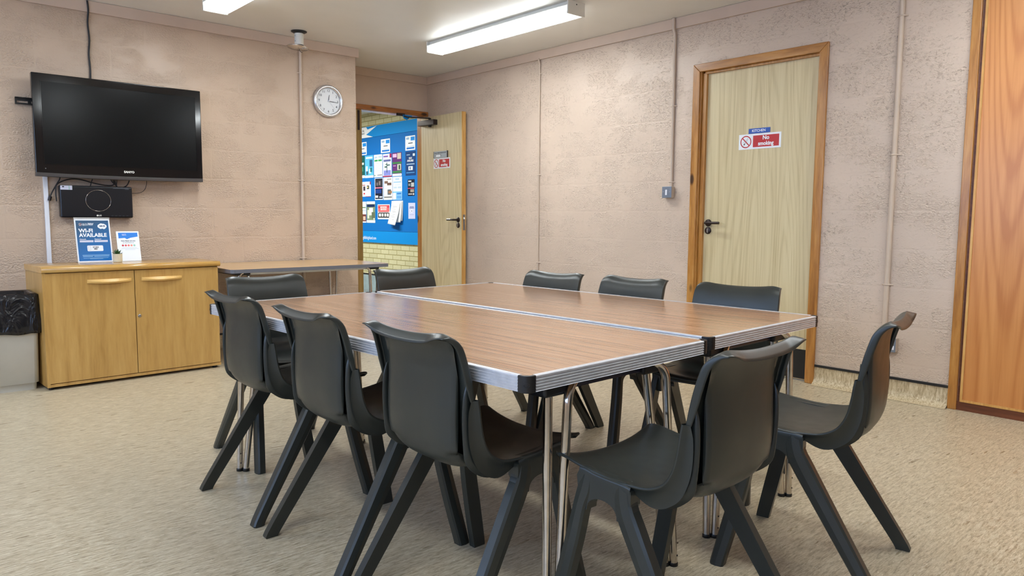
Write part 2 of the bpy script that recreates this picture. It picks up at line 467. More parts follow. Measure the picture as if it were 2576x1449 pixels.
# left wall with a run of windows
WZ0, WZ1 = 0.95, 2.2
wins = [(-7.6, -6.1), (-5.9, -4.4), (-4.2, -2.7), (-2.5, -1.0)]
mb = MB()
mb.box(XL-.2, XL, YB, RY, 0, WZ0); mb.box(XL-.2, XL, YB, RY, WZ1, H)
ys = [YB] + [y for w in wins for y in w] + [RY]
for a, b in zip(ys[0::2], ys[1::2]): mb.box(XL-.2, XL, a, b, WZ0, WZ1)
struct(mb.build('wall_left', M['wall_plain']))
mb = MB(); mb.box(XL-.2, .15, YB-.2, YB, 0, H)
struct(mb.build('wall_back', M['wall_plain']))
for i, (a, b) in enumerate(wins):
    mb = MB()
    for (y0, y1, z0, z1) in ((a, a+.05, WZ0, WZ1), (b-.05, b, WZ0, WZ1), (a+.05, b-.05, WZ0, WZ0+.05), (a+.05, b-.05, WZ1-.05, WZ1), ((a+b)/2-.025, (a+b)/2+.025, WZ0+.05, WZ1-.05)):
        mb.box(XL-.13, XL-.07, y0, y1, z0, z1)
    struct(mb.build('window_%d' % (i+1), M['white_plastic']))

# cornice boards under the ceiling
def board(name, x0, x1, y0, y1):
    mb = MB(); mb.box(x0, x1, y0, y1, 2.431, H-.001)
    return struct(mb.build(name, M['board_paint'], bevel=0.002))
board('trim_1', XL, WX+.02, -0.02, 0)
board('trim_2', WX, -.02, RY-.02, RY)
board('trim_3', -0.02, 0, -6.2, RY)
# thin shadow joint under the boards
def cove(name, line, inward):
    """cove-formed vinyl skirting along a wall; line = two floor points, inward = unit vector into the room"""
    prof = [(0.004, 0.115), (0.004, 0.055), (0.008, 0.035), (0.018, 0.018), (0.036, 0.006), (0.06, 0.0012)]
    n = Vector(inward); a, b = Vector(line[0]), Vector(line[1])
    mb = MB()
    N = 24
    rows = []
    for k in range(N+1):
        p = a.lerp(b, k/N); rows.append([p + n*q + Vector((0, 0, z)) for q, z in prof])
    mb.grid(rows)
    return struct(mb.build(name, M['skirting']))
def strip(name, x0, x1, y0, y1):
    mb = MB(); mb.box(x0, x1, y0, y1, 0.113, 0.128)
    return struct(mb.build(name, M['black_strip'], bevel=0.002))
cove('baseboard_right', ((0, PY+.045, 0), (0, -3.633, 0)), (-1, 0, 0))
strip('trim_4', -0.010, 0, PY+.045, -3.633)
cove('baseboard_kitchen_side', ((0, -2.649, 0), (0, RY, 0)), (-1, 0, 0))
strip('trim_5', -0.010, 0, -2.649, RY)
cove('baseboard_front', ((XL, 0, 0), (WX, 0, 0)), (0, -1, 0))
strip('trim_6', XL, WX, -0.010, 0)

# ------------------------------------------------------------------ kitchen door
def frame_around(name, y0, y1, ztop, w, x_face, mats, parent=None):
    mb = MB()
    mb.box(x_face, 0.0, y0, y0+w, 0, ztop-w, 0); mb.box(x_face, 0.0, y1-w, y1, 0, ztop-w, 0)
    return mb
door = empty('door_1', (0, 0, 0)); struct(door)
aw = 0.056
YA, YZ = -3.633, -2.649
mb = MB()
prof_y = [(YA, YA+aw), (YZ-aw, YZ)]
Mx = plane_matrix((0, 0, 0), (0, -1, 0), (0, 0, 1))       # local x -> -y, y -> z, normal -> -x
def yz(y, z): return (-y, z)
# mitred architrave
for poly, m_ in (([yz(YZ, 0.0), yz(YZ-aw, 0.0), yz(YZ-aw, 2.15-aw), yz(YZ, 2.15)], 0),
                 ([yz(YA+aw, 0.0), yz(YA, 0.0), yz(YA, 2.15), yz(YA+aw, 2.15-aw)], 0)):
    q = MB(); q.prism(poly, Mx, 0.0, 0.018)
    q.build('architrave', M['pine'], door, bevel=0.004)
q = MB(); q.prism([yz(YZ, 2.15), yz(YZ-aw, 2.15-aw), yz(YA+aw, 2.15-aw), yz(YA, 2.15)], Mx, 0.0, 0.018)
q.build('architrave', M['pine_x'], door, bevel=0.004)
mb = MB()
mb.box(-.004, .13, KY0, YA+aw-.004+.012, 0, 2.12); mb.box(-.004, .13, YZ-aw-.008, KY1, 0, 2.12)
mb.box(-.004, .13, KY0, KY1, 2.098, 2.12)
# stops
mb.box(.012, .05, -2.745, -2.715, 0, 2.085); mb.box(.012, .028, -3.585, -3.56, 0, 2.085); mb.box(.012, .05, -3.57, -2.73, 2.079, 2.1)
mb.build('door_lining', M['pine'], door, bevel=0.002)
mb = MB(); mb.box(.034, .076, -3.575, -2.73, 0.006, 2.085)
leaf = mb.build('door_leaf', M['oak_door'], door, bevel=0.001)
mb = MB(); mb.box(.031, .034, -3.553, -2.765, 0.012, 0.205)
tag(mb.build('kick_plate', M['black'], door), 'black kick plate across the foot of the door')

q = MB(); q.box(.020, .036, -3.575, -2.73, 0.0, .007); q.build('threshold_strip', M['steel'], door)
def lever(parent, M0, flip=1, lever_len=0.118, bright=False):
    """lever handle on rose with a separate cylinder rose below; local x along lever, y up, z out of the door"""
    mb = MB()
    mb.lathe([(0.0, 0.010), (0.022, 0.010), (0.0255, 0.006), (0.0255, 0.0)], M0, 28)
    mb.tube([M0 @ Vector((0, 0, 0.008)), M0 @ Vector((0, 0, 0.044)), M0 @ Vector((0.006*flip, 0, 0.051)), M0 @ Vector((0.02*flip, 0, 0.053)), M0 @ Vector((lever_len*flip*0.55, 0, 0.053)), M0 @ Vector((lever_len*flip, 0, 0.050))], [0.009, 0.009, 0.0095, 0.0095, 0.0095, 0.0095], 14)
    h = mb.build('door_handle', M['bronze'], parent)
    if bright:
        q = MB(); q.tube([M0 @ Vector((lever_len*flip*0.45, 0.003, 0.0545)), M0 @ Vector((lever_len*flip*0.97, 0.003, 0.0520))], 0.0085, 12)
        q.build('worn_lever_tip', M['steel'], h)
    mb = MB(); M1 = M0 @ Matrix.Translation((0, -0.055, 0))
    mb.lathe([(0.0, 0.009), (0.0225, 0.009), (0.0255, 0.006), (0.0255, 0.0)], M1, 28)
    e = mb.build('lock_escutcheon', M['bronze'], parent)
    q = MB()
    pts = [(0.008*math.cos(a), 0.008+0.008*math.sin(a)) for a in [math.pi*k/8 for k in range(9)]] + [(0.006*math.cos(a), -0.011+0.006*math.sin(a)) for a in [math.pi+math.pi*k/8 for k in range(9)]]
    q.prism(pts, M1, 0.008, 0.0115)
    q.build('lock_cylinder', M['steel'], e)
lever(door, plane_matrix((.034, -2.782, 1.026), (0, -1, 0), (0, 0, 1)), 1)

def no_smoking(Mo, w, h, parent_name, label, group=None):
    """Mo: lower-left corner frame (x right, y up, z out). white plate, red panel with words, prohibition disc"""
    t = empty(parent_name, (0, 0, 0)); tag(t, label, 'sign', group)
    q = MB(); q.prism([(0, 0), (w, 0), (w, h), (0, h)], Mo, 0.0, 0.002); q.build('sign_plate', M['white'], t)
    x0 = w*0.345
    q = MB(); q.prism([(x0, h*.12), (w*.955, h*.12), (w*.955, h*.88), (x0, h*.88)], Mo, 0.002, 0.0026); q.build('red_panel', M['red'], t)
    text_part('lettering', 'No', h*.36, M['white'], t, Mo @ Matrix.Translation(((x0+w*.955)/2, h*.70, 0.0028)), bold=h*0.012)
    text_part('lettering', 'smoking', h*.36, M['white'], t, Mo @ Matrix.Translation(((x0+w*.955)/2, h*.33, 0.0028)), bold=h*0.012, sx=0.92)
    cx, cy, r = w*.172, h*.50, h*.405
    q = MB(); rr = []
    for k in range(41):
        a = 2*math.pi*k/40
        rr.append([Mo @ Vector((cx+r*f*math.cos(a), cy+r*f*math.sin(a), 0.0026)) for f in (0.83, 1.0)])
    q.grid(rr, smooth=False, flip=True)
    d = r*0.85
    Mr = Mo @ Matrix.Translation((cx, cy, 0)) @ Matrix.Rotation(R(-45), 4, 'Z')
    q.prism([(-d, -r*.085), (d, -r*.085), (d, r*.085), (-d, r*.085)], Mr, 0.0024, 0.0030)
    q.build('prohibition_ring', M['red'], t)
    q = MB(); Mc = Mo @ Matrix.Translation((cx, cy, 0)) @ Matrix.Rotation(R(55), 4, 'Z')
    q.prism([(-r*.62, -r*.09), (-r*.30, -r*.09), (-r*.30, r*.09), (-r*.62, r*.09)], Mc, 0.0021, 0.0024)
    for a, b in ((-r*.28, r*.62),):
        q.prism([(a, r*.07), (b, r*.07), (b, r*.10), (a, r*.10)], Mc, 0.0021, 0.0024)
        q.prism([(a, -r*.10), (b, -r*.10), (b, -r*.07), (a, -r*.07)], Mc, 0.0021, 0.0024)
        q.prism([(b, -r*.10), (b+r*.03, -r*.10), (b+r*.03, r*.10), (b, r*.10)], Mc, 0.0021, 0.0024)
    for k in range(7):
        a0 = 0.5+k*.35
        q.prism([(-r*.45+r*.06*k, r*(.30+.05*math.sin(k))), (-r*.39+r*.06*k, r*(.30+.05*math.sin(k+1))), (-r*.39+r*.06*k, r*(.33+.05*math.sin(k+1))), (-r*.45+r*.06*k, r*(.33+.05*math.sin(k)))], Mc, 0.0021, 0.0024)
    q.build('cigarette_symbol', M['ink'], t)
    return t
FK = plane_matrix((.034, -3.006, 1.530), (0, -1, 0), (0, 0, 1))
no_smoking(FK, 0.311, 0.102, 'no_smoking_sign', 'white and red no smoking sign on the closed kitchen door')
t = empty('kitchen_sign'); tag(t, 'small blue plate reading KITCHEN above the no smoking sign', 'sign')
FB = plane_matrix((.034, -3.078, 1.634), (0, -1, 0), (0, 0, 1))
q = MB(); q.prism([(0, 0), (.158, 0), (.158, .034), (0, .034)], FB, 0, .003); q.build('sign_plate', M['blue'], t, bevel=.0006)
text_part('lettering', 'KITCHEN', .024, M['white'], t, FB @ Matrix.Translation((.076, .017, .0034)), bold=.0004)

# ------------------------------------------------------------------ recess doorway and its open door
dr = struct(empty('door_2'))
q = MB(); q.box(DX0, -0.002, RY-.026, RY+.0, 2.102, 2.152)
q.build('door_head', M['pine_h'], dr, bevel=.008, seg=3)
q = MB(); q.box(DX0, -.045, RY+.0, RY+.11, 2.10, 2.15)
q.build('head_lining', M['pine_h'], dr)
q = MB(); q.box(DX0-.0, -.792, RY-.012, RY+.11, 0, 2.10)
q.build('door_jamb', M['jamb'], dr, bevel=.003)
q = MB(); q.box(-.055, -.0, RY-.012, RY+.11, 0, 2.10)
q.build('door_jamb', M['pine'], dr, bevel=.003)
q = MB(); q.box(-.838, -.818, RY-.020, RY-.012, 1.90, 2.09)
q.build('strike_plate', M['bronze'], dr)
# the leaf, swung against the kitchen wall; local frame: x from hinge to free edge, y = thickness
hinge = Vector((-.070, .690, 0)); free = Vector((-.080, -.030, 0))
dvec = (free - hinge); LW = dvec.length; dvec.normalize()
leaf2 = empty('open_door', (0, 0, 0)); tag(leaf2, 'pale oak veneered door standing open in the recess corner', 'door')
ML = plane_matrix(hinge, dvec, (0, 0, 1))      # x along leaf, y up, z = normal
nz = (ML.to_3x3() @ Vector((0, 0, 1)))
s_out = 1 if nz.x < 0 else -1                   # side that faces the room
q = MB(); q.prism([(0.006, .008), (LW-.008, .008), (LW-.008, 2.085), (0.006, 2.085)], ML, 0, -s_out*.044)
q.build('door_panel', M['oak_door'], leaf2)
q = MB(); q.prism([(LW-.008, .008), (LW, .008), (LW, 2.085), (LW-.008, 2.085)], ML, .0005, -s_out*.0445)
q.prism([(0, .008), (.006, .008), (.006, 2.085), (0, 2.085)], ML, .0005, -s_out*.0445)
q.build('edge_lipping', M['door_lip'], leaf2)
if s_out == 1:
    MF = ML
    def LX(x): return x
lever(leaf2, ML @ Matrix.Translation((LW-.062, 1.028, 0)), -1, 0.125, bright=True)
q = MB(); q.prism([(LW, .925), (LW+.002, .925), (LW+.002, 1.08), (LW, 1.08)], ML, -.010, -.034)
q.build('lock_faceplate', M['steel'], leaf2)
q = MB(); q.prism([(LW+.002, 1.035), (LW+.012, 1.035), (LW+.002, 1.055)], ML, -.016, -.028)
q.build('latch_bolt', M['white_metal'], leaf2)
# door closer on the leaf
dc = empty('door_closer'); tag(dc, 'dark brown door closer box fixed to the top of the open door', 'door closer')
q = MB(); q.prism([(0.01, 1.997), (.30, 1.992), (.30, 2.045), (0.01, 2.048)], ML, 0.0, .052); q.build('closer_body', M['bronze'], dc, bevel=.003)
q = MB(); q.lathe([(0, -.0), (.016, -.0), (.018, .02), (.018, .03)], Matrix.Translation(ML @ Vector((.20, 1.975, .026))), 20)
q.build('pivot_cap', M['black'], dc)
q = MB(); q.lathe([(.014, .0), (.014, .02), (0, .02)], Matrix.Translation(ML @ Vector((.20, 2.046, .026))), 20)
q.build('pivot_cap', M['black'], dc)
q = MB()
a0 = ML @ Vector((.20, 2.064, .026)); a1 = Vector((-.30, .60, 2.068)); a2 = Vector((-.36, .655, 2.092))
for p, r_ in ((a0, a1), (a1, a2)):
    q.tube([p, r_], .007, 8)
q.box(-.40, -.31, RY-.046, RY-.026, 2.078, 2.105)
q.build('closer_arm', M['bronze'], dc)
FS = ML @ Matrix.Translation((LW-.515+.005, 1.550, 0))
no_smoking(ML @ Matrix.Translation((.232, 1.548, 0)), .288, .105, 'no_smoking_sign', 'white and red no smoking sign on the open door in the corner')
sg = empty('room_sign'); tag(sg, 'silver sliding room name plate above the no smoking sign on the open door', 'sign')
MS = ML @ Matrix.Translation((.245, 1.656, 0.0006))
q = MB(); q.prism([(0, 0), (.225, 0), (.225, .066), (0, .066)], MS, 0, .006); q.build('sign_plate', pc(168, 176, 182), sg)
q = MB(); q.prism([(.225, 0), (.24, 0), (.24, .066), (.225, .066)], MS, 0, .007); q.build('end_strip', M['black'], sg)
q = MB(); q.prism([(-.006, 0), (0, 0), (0, .066), (-.006, .066)], MS, 0, .007); q.build('end_strip', M['black'], sg)
q = MB()
q.prism([(.03, .010), (.036, .010), (.036, .032), (.03, .032)], MS, .006, .007); q.prism([(.118, .010), (.124, .010), (.124, .034), (.118, .034)], MS, .006, .007); q.prism([(.03, .032), (.124, .032), (.124, .035), (.03, .035)], MS, .006, .007)
q.build('slider_frame', M['black'], sg)
q = MB(); q.prism([(.036, .010), (.118, .010), (.118, .032), (.036, .032)], MS, .006, .0068); q.build('slider_tab', M['paper'], sg)
text_part('lettering', 'HALL FUNCTIONS ROOM', .0185, M['ink'], sg, MS @ Matrix.Translation((.112, .049, .0064)), sx=.92)

# ------------------------------------------------------------------ panelled opening on the right
d3 = struct(empty('door_3'))
q = MB(); q.box(-.020, .0, PY, -4.412, 0, H-.08); q.build('casing', M['pine'], d3, bevel=.004)
q = MB(); q.box(.0, .06, -6.2, PY, 0, H); q.build('reveal', M['ply_dark'], d3)
q = MB(); q.box(-.012, .0, -6.2, -4.474, 0.05, H-.02); q.build('plywood_panel', M['ply'], d3)
q = MB(); q.box(-.018, -.012, -6.2, -4.474, 0.05, 0.062); q.box(-.018, -.012, -4.486, -4.474, .062, H-.08); q.build('panel_bead', M['door_lip'], d3)
q = MB(); q.box(-.010, .0, -6.2, PY, 0.0, 0.05); q.build('plinth', M['ply_dark'], d3)

# ------------------------------------------------------------------ corridor beyond the doorway
CX = 0.9
q = MB(); q.box(CX, CX+.1, RY+.11, 7.0, 0, 2.56); struct(q.build('wall_corridor', M['brick']))
q = MB(); q.box(-3.0, CX, 7.0, 7.1, 0, 2.56); q.box(-3.1, -3.0, RY+.11, 7.1, 0, 2.56); struct(q.build('wall_corridor_end', M['wall_plain']))
q = MB(); q.box(.15, CX, RY+.05, RY+.11, 0, 2.56); struct(q.build('wall_corridor_side', M['wall_plain']))
q = MB(); q.box(-3.1, CX+.1, RY+.11, 7.1, -0.1, 0); struct(q.build('floor_corridor', M['carpet']))
q = MB(); q.box(-3.1, CX+.1, RY+.11, 7.1, 2.50, 2.6); struct(q.build('ceiling_corridor', M['corr_ceiling']))
q = MB(); q.box(CX-.006, CX, RY+.2, 7.0, 0.0, .222); struct(q.build('baseboard_corridor', M['dado']))
q = MB(); q.box(CX-.010, CX, RY+.2, 7.0, .222, .240); struct(q.build('trim_7', M['black_strip']))
# notice board
BX = CX
def on_board(y_left, z_bot, off): return plane_matrix((BX-off, y_left, z_bot), (0, -1, 0), (0, 0, 1))
nb = empty('notice_board'); tag(nb, 'large blue community notice board on the brick corridor wall', 'notice board')
MBd = on_board(4.05, .688, .001)
q = MB(); q.prism([(0, .165), (1.97, .165), (1.97, 1.47), (0, 1.47)], MBd, 0, .016); q.build('felt_panel', M['board_blue'], nb)
q = MB(); q.prism([(0, 0), (1.97, 0), (1.97, .162), (0, .162)], MBd, 0, .016); q.build('footer_panel', M['board_light'], nb)
q = MB(); q.prism([(0, 1.473), (1.97, 1.473), (1.97, 1.625), (0, 1.625)], MBd, 0, .016); q.build('header_panel', M['board_light'], nb)
q = MB(); st = []
for x_, z_ in ((.0, .0), (.34, .0), (.74, .01), (.56, .06), (.87, .155), (.62, .125), (.60, .155), (0.0, .155)):
    st.append((x_, 1.473+z_*0.99))
st = [(0, 1.474), (.80, 1.474), (.62, 1.515), (.90, 1.617), (.66, 1.585), (.62, 1.62), (0, 1.62)]
q.prism(st, MBd, .016, .018); q.build('white_star_panel', M['white'], nb)
text_part('lettering', 'high life\nhighland', .045, M['ink'], nb, MBd @ Matrix.Translation((.50, 1.555, .0186)), line=.8)
text_part('lettering', 'highlifehighland.com', .062, M['white'], nb, MBd @ Matrix.Translation((.66, .062, .0166)), sx=.80)

def poster(y0, y1, z1, z0, label, base, prints=(), words=(), name='poster', cat='poster', group='notices pinned to the blue board'):
    w = y0-y1; h = z1-z0
    Mp = on_board(y0, z0, .0180)
    q = MB(); q.prism([(0, 0), (w, 0), (w, h), (0, h)], Mp, 0, .0015, 0)
    mats = [pc(*base)]
    for k, (a, b, c_, d_, colr) in enumerate(prints):
        m = pc(*colr)
        if m not in mats: mats.append(m)
        lvl = .0015 + .0002*(k+1)
        q.prism([(a*w, b*h), (c_*w, b*h), (c_*w, d_*h), (a*w, d_*h)], Mp, .0015, lvl, mats.index(m))
    o = q.build(name, mats)
    tag(o, label, cat, group)
    for (body, fx, fy, size, colr) in words:
        text_part('lettering', body, size*h, pc(*colr), o, Mp @ Matrix.Translation((fx*w, fy*h, .0035)), sx=.8, bold=.0006, line=.85)
    return o
W_, K_, B_, G_ = (232, 240, 248), (24, 28, 44), (24, 110, 200), (170, 190, 210)
ntc = [(.12, .08, .92, .20, B_), (.55, .66, .95, .92, (40, 140, 225)), (.30, .46, .75, .52, (60, 70, 90)), (.12, .24, .9, .28, G_), (.1, .75, .4, .9, (150, 180, 215))]
poster(3.039, 2.807, 2.108, 1.924, 'white watch notice with blue foot strip, middle one of the top row', W_, ntc)
poster(2.433, 2.205, 2.105, 1.920, 'white watch notice with blue foot strip at the right of the top row', W_, ntc)
poster(3.66, 3.420, 2.105, 1.925, 'white watch notice half hidden by the door jamb in the top row', W_, ntc)
poster(3.70, 3.478, 1.912, 1.602, 'dark green poster half hidden at the left of the upper row', (22, 88, 84), [(0, 0, 1, .12, W_), (.1, .6, .9, .7, (210, 230, 220)), (.1, .3, .8, .5, (60, 140, 120))])
poster(3.470, 3.243, 1.911, 1.599, 'sky blue poster with drawn figures in the upper row', (88, 176, 226), [(0, 0, 1, .1, W_), (.12, .86, .9, .93, W_), (.1, .3, .32, .52, (230, 240, 245)), (.55, .5, .9, .8, (46, 92, 140)), (.15, .14, .38, .3, (60, 90, 110)), (.5, .2, .72, .4, (226, 234, 240)), (.62, .25, .85, .45, (40, 110, 120))])
poster(3.226, 3.006, 1.909, 1.598, 'white leaflet with green headings in the upper row', W_, [(.06, .70, .46, .78, (60, 150, 90)), (.52, .70, .94, .78, (60, 150, 90)), (.1, .60, .9, .62, G_), (.2, .52, .8, .54, G_), (.15, .44, .85, .46, G_), (.2, .36, .8, .38, G_), (.15, .28, .85, .30, G_), (.4, .08, .95, .11, (60, 60, 80)), (.06, .05, .14, .12, (40, 110, 60)), (.1, .84, .4, .92, G_), (.55, .86, .9, .93, G_)])
poster(2.991, 2.771, 1.906, 1.598, 'lilac poster of a small plant with a red corner', (206, 214, 240), [(.78, .82, 1, 1, (150, 30, 80)), (.08, .66, .9, .75, (90, 100, 150)), (.1, .05, .9, .28, (120, 130, 200)), (.44, .18, .5, .62, (40, 60, 60)), (.2, .40, .46, .46, (50, 90, 80)), (.5, .48, .8, .53, (50, 90, 80)), (.3, .52, .48, .56, (60, 100, 80)), (0, 0, 1, .04, (180, 40, 60)), (.08, .86, .6, .92, (120, 80, 160))])
poster(2.753, 2.526, 1.909, 1.597, 'purple and green leaflet at the right end of the upper row', (92, 44, 110), [(0, 0, 1, .10, W_), (0, .13, 1, .22, (58, 120, 70)), (0, .52, 1, .60, (58, 120, 70)), (.55, .72, .95, .97, (190, 180, 170)), (.06, .80, .48, .95, (214, 170, 210)), (.55, .25, .95, .5, (180, 190, 170)), (.7, .28, .85, .46, (40, 60, 50)), (.1, .42, .4, .46, (170, 130, 180))])
poster(2.432, 2.198, 1.905, 1.594, 'navy Wi-Fi poster at the right edge of the board', (16, 56, 110), [(.04, .03, .96, .97, (18, 60, 116)), (.3, .22, .72, .38, (220, 232, 240)), (.42, .25, .52, .35, (40, 80, 130)), (.08, .10, .9, .13, (80, 150, 210)), (.12, .45, .9, .49, (150, 180, 210)), (.74, .80, .94, .90, (210, 230, 240)), (.12, .84, .45, .88, (140, 170, 200))], words=[('WI-FI\nAVAILABLE', .5, .66, .12, (236, 242, 250))])
poster(2.382, 2.226, 1.542, 1.328, 'small black poster printed with grey photographs', K_, [(.1, .85, .55, .93, (200, 200, 205)), (.5, .55, .95, .8, (170, 175, 180)), (.1, .6, .4, .75, (120, 124, 130)), (0, .44, 1, .48, (210, 70, 100)), (.4, .22, .95, .40, (150, 140, 130)), (.1, .08, .7, .14, (190, 190, 195)), (.8, .05, .95, .16, (220, 220, 225))])
poster(3.66, 3.468, 1.545, 1.337, 'white flyer with a red mark beside the door jamb', W_, [(.72, .15, .95, .25, (190, 30, 50)), (.7, .4, .98, .7, (60, 50, 60)), (.6, .75, .98, .8, (150, 60, 60))])
poster(3.463, 3.319, 1.546, 1.334, 'white flyer with a dark picture and red edge, second in the third row', (236, 236, 240), [(0, 0, 1, .03, (180, 30, 50)), (.82, .8, 1, 1, (130, 30, 80)), (.25, .5, .7, .75, (60, 70, 70)), (.3, .58, .5, .68, (220, 190, 120)), (.2, .3, .8, .33, G_)])
poster(3.211, 2.993, 1.585, 1.286, 'dark poster with an event photograph and navy lower half', (222, 228, 236), [(.05, .04, .95, .98, (22, 28, 48)), (.1, .62, .9, .92, (52, 50, 56)), (.2, .66, .4, .8, (104, 100, 108)), (.5, .68, .7, .86, (120, 110, 110)), (.05, .53, .95, .58, (224, 120, 150)), (.1, .1, .4, .2, (210, 215, 225)), (.55, .1, .9, .16, (200, 205, 220)), (.1, .3, .8, .48, (28, 60, 130))])
poster(2.978, 2.758, 1.589, 1.283, 'white poster with two brown carved shapes', (232, 234, 232), [(.1, .72, .5, .84, (112, 90, 82)), (.4, .64, .9, .76, (96, 76, 70)), (.45, .22, .85, .46, (80, 90, 100)), (.55, .28, .95, .40, (140, 106, 80)), (.05, .10, .95, .14, (30, 32, 36)), (.4, .88, .9, .94, (150, 150, 150)), (.1, .5, .5, .52, G_), (.05, .03, .9, .07, (190, 192, 194))])
poster(2.748, 2.519, 1.588, 1.279, 'pale blue information sheet above the stapled papers', (212, 226, 240), [(0, 0, 1, .37, (120, 176, 226)), (.0, .03, .35, .3, (228, 234, 242)), (.1, .74, .9, .80, (150, 180, 210)), (.2, .64, .8, .66, G_), (.1, .5, .45, .58, G_), (.55, .5, .9, .58, G_), (.3, .86, .7, .94, (160, 185, 210)), (.45, .24, .9, .31, (60, 120, 190)), (.45, .06, .9, .18, (90, 150, 210))])
poster(3.66, 3.454, 1.264, 0.966, 'white poster with a dark red crowd picture by the jamb', W_, [(.4, 0, 1, .06, W_), (.3, .06, 1, .40, (110, 60, 60)), (.6, .12, .9, .3, (210, 180, 160)), (.5, .7, .95, .75, (80, 120, 90)), (.5, .55, .95, .6, G_)])
poster(3.439, 3.209, 1.266, 0.966, 'green poster with a grey phone drawing in the bottom row', (118, 136, 110), [(0, 0, 1, .12, W_), (.05, .74, .95, .86, (20, 40, 84)), (0, .88, 1, 1, (226, 230, 236)), (.30, .35, .75, .70, (210, 216, 212)), (.1, .2, .3, .6, (200, 206, 190)), (.6, .2, .95, .5, (92, 104, 84)), (.8, .14, .95, .22, (200, 210, 200))])
poster(3.139, 2.826, 1.222, 1.018, 'red and black public notice with white squares, wider than tall', W_, [(.03, .50, .97, .96, (216, 100, 104)), (.03, .10, .97, .44, (28, 30, 34)), (.10, .18, .28, .38, (225, 228, 230)), (.34, .18, .48, .38, (225, 228, 230)), (.56, .18, .70, .38, (225, 228, 230)), (.76, .18, .92, .38, (225, 228, 230)), (.1, .46, .9, .49, (120, 30, 40)), (.05, .75, .2, .85, (190, 50, 70)), (.82, .78, .94, .9, (190, 50, 70))], words=[('ANTI-SOCIAL\nBEHAVIOUR', .5, .73, .17, (245, 240, 240))])
poster(2.371, 2.212, 1.236, 1.028, 'pale lilac sheet at the bottom right of the board', (190, 196, 232), [(.2, .72, .8, .77, (90, 100, 150)), (.15, .65, .85, .69, (90, 100, 150)), (.35, .4, .65, .58, (226, 230, 246)), (.2, .25, .8, .27, (130, 140, 190)), (.44, .44, .56, .54, (120, 130, 180))])
pp = empty('stapled_papers'); tag(pp, 'curled white stapled sheets hanging open from the blue board', 'papers')
for k, (dy, curl) in enumerate(((0.0, .05), (.035, .02), (.05, .012))):
    rows = []
    for i in range(13):
        f = i/12
        zz = 1.268 - f*(.31-.02*k)
        off = .018 + curl*(f**1.6) + .004*(2-k)
        rows.append([(BX-off-.02*g*f*(2-k)*.5, 2.765-dy-.215*g+.03*f*(1 if k == 0 else 0), zz-.02*g*(k == 0)) for g in (0, .33, .66, 1.0)])
    q = MB(); q.grid(rows); q.build('sheet', M['paper'], pp, solid=.0008)
q = MB()
for k in range(6):
    zz = 1.20-.035*k
    q.box(BX-.050-.05*((1.268-zz)/.3)**1.6, BX-.0485-.05*((1.268-zz)/.3)**1.6, 2.62+.02*(k % 2), 2.73, zz, zz+.005)
tag(q.build('printed_lines', M['grey_ink'], pp), 'grey printed lines')
# blue pennant on the closer arm: loose corner of banner
q = MB(); q.prism([(0, .01), (.04, -.005), (.07, .02), (.11, .022), (.10, .045), (-.01, .045)], plane_matrix((-.33, RY-.05, 2.045), (1, 0, 0), (0, 0, 1)), 0, .004)
tag(q.build('blue_tag', M['board_light']), 'small scrap of blue material caught on the door closer arm', 'tag')

# ------------------------------------------------------------------ ceiling lights
def ceiling_light(label):
    t = empty('ceiling_light'); tag(t, label, 'ceiling light', 'fluorescent ceiling lights')
    L, w = .815, .0835
    q = MB(); q.box(-.055, .055, -L, L, -.030, 0); q.box(-w, w, -L, L, -.034, -.028); q.build('gear_tray', M['white_metal'], t, bevel=.002)
    q = MB()
    pr = [(-w+.002, -.034), (-w+.004, -.080), (-w+.009, -.086), (w-.009, -.086), (w-.004, -.080), (w-.002, -.034)]
    rows = [[(x, y, z) for x, z in pr] for y in [(-L+.008)+(2*L-.016)*k/24 for k in range(25)]]
    q.grid(rows, smooth=False, flip=True); q.build('diffuser', M['lamp'], t, weld=True)
    for s in (-1, 1):
        q = MB(); q.box(-w, w, s*L-.006*s, s*L+.006*s, -.090, 0); e = q.build('end_cap', M['white_metal'], t, bevel=.003)
        q = MB(); q.lathe([(0, .0015), (.0045, .001), (.005, 0)], plane_matrix((0, s*(L+.006), -.02), (1 if s < 0 else -1, 0, 0), (0, 0, 1)), 12); q.build('screw', M['black'], e)
    return t
cl = ceiling_light('long fluorescent ceiling light nearest the kitchen wall'); cl.location = (-.840, -1.452, H)
for (x, y, lb) in ((-2.660, -1.452, 'fluorescent ceiling light cut off by the top of the picture'),
                   (-.84, -5.25, 'added unseen ceiling light in front of the orange plywood panel'),  # this and the next three are unseen, added to brighten the room
                   (-2.66, -4.9, 'added unseen ceiling light over the near end of the tables'),
                   (-4.9, -1.452, 'added unseen ceiling light left of the television'),
                   (-4.9, -4.9, 'added unseen ceiling light above the camera side of the room')):
    c = copy_tree(cl); c.location = (x, y, H); c['label'] = lb

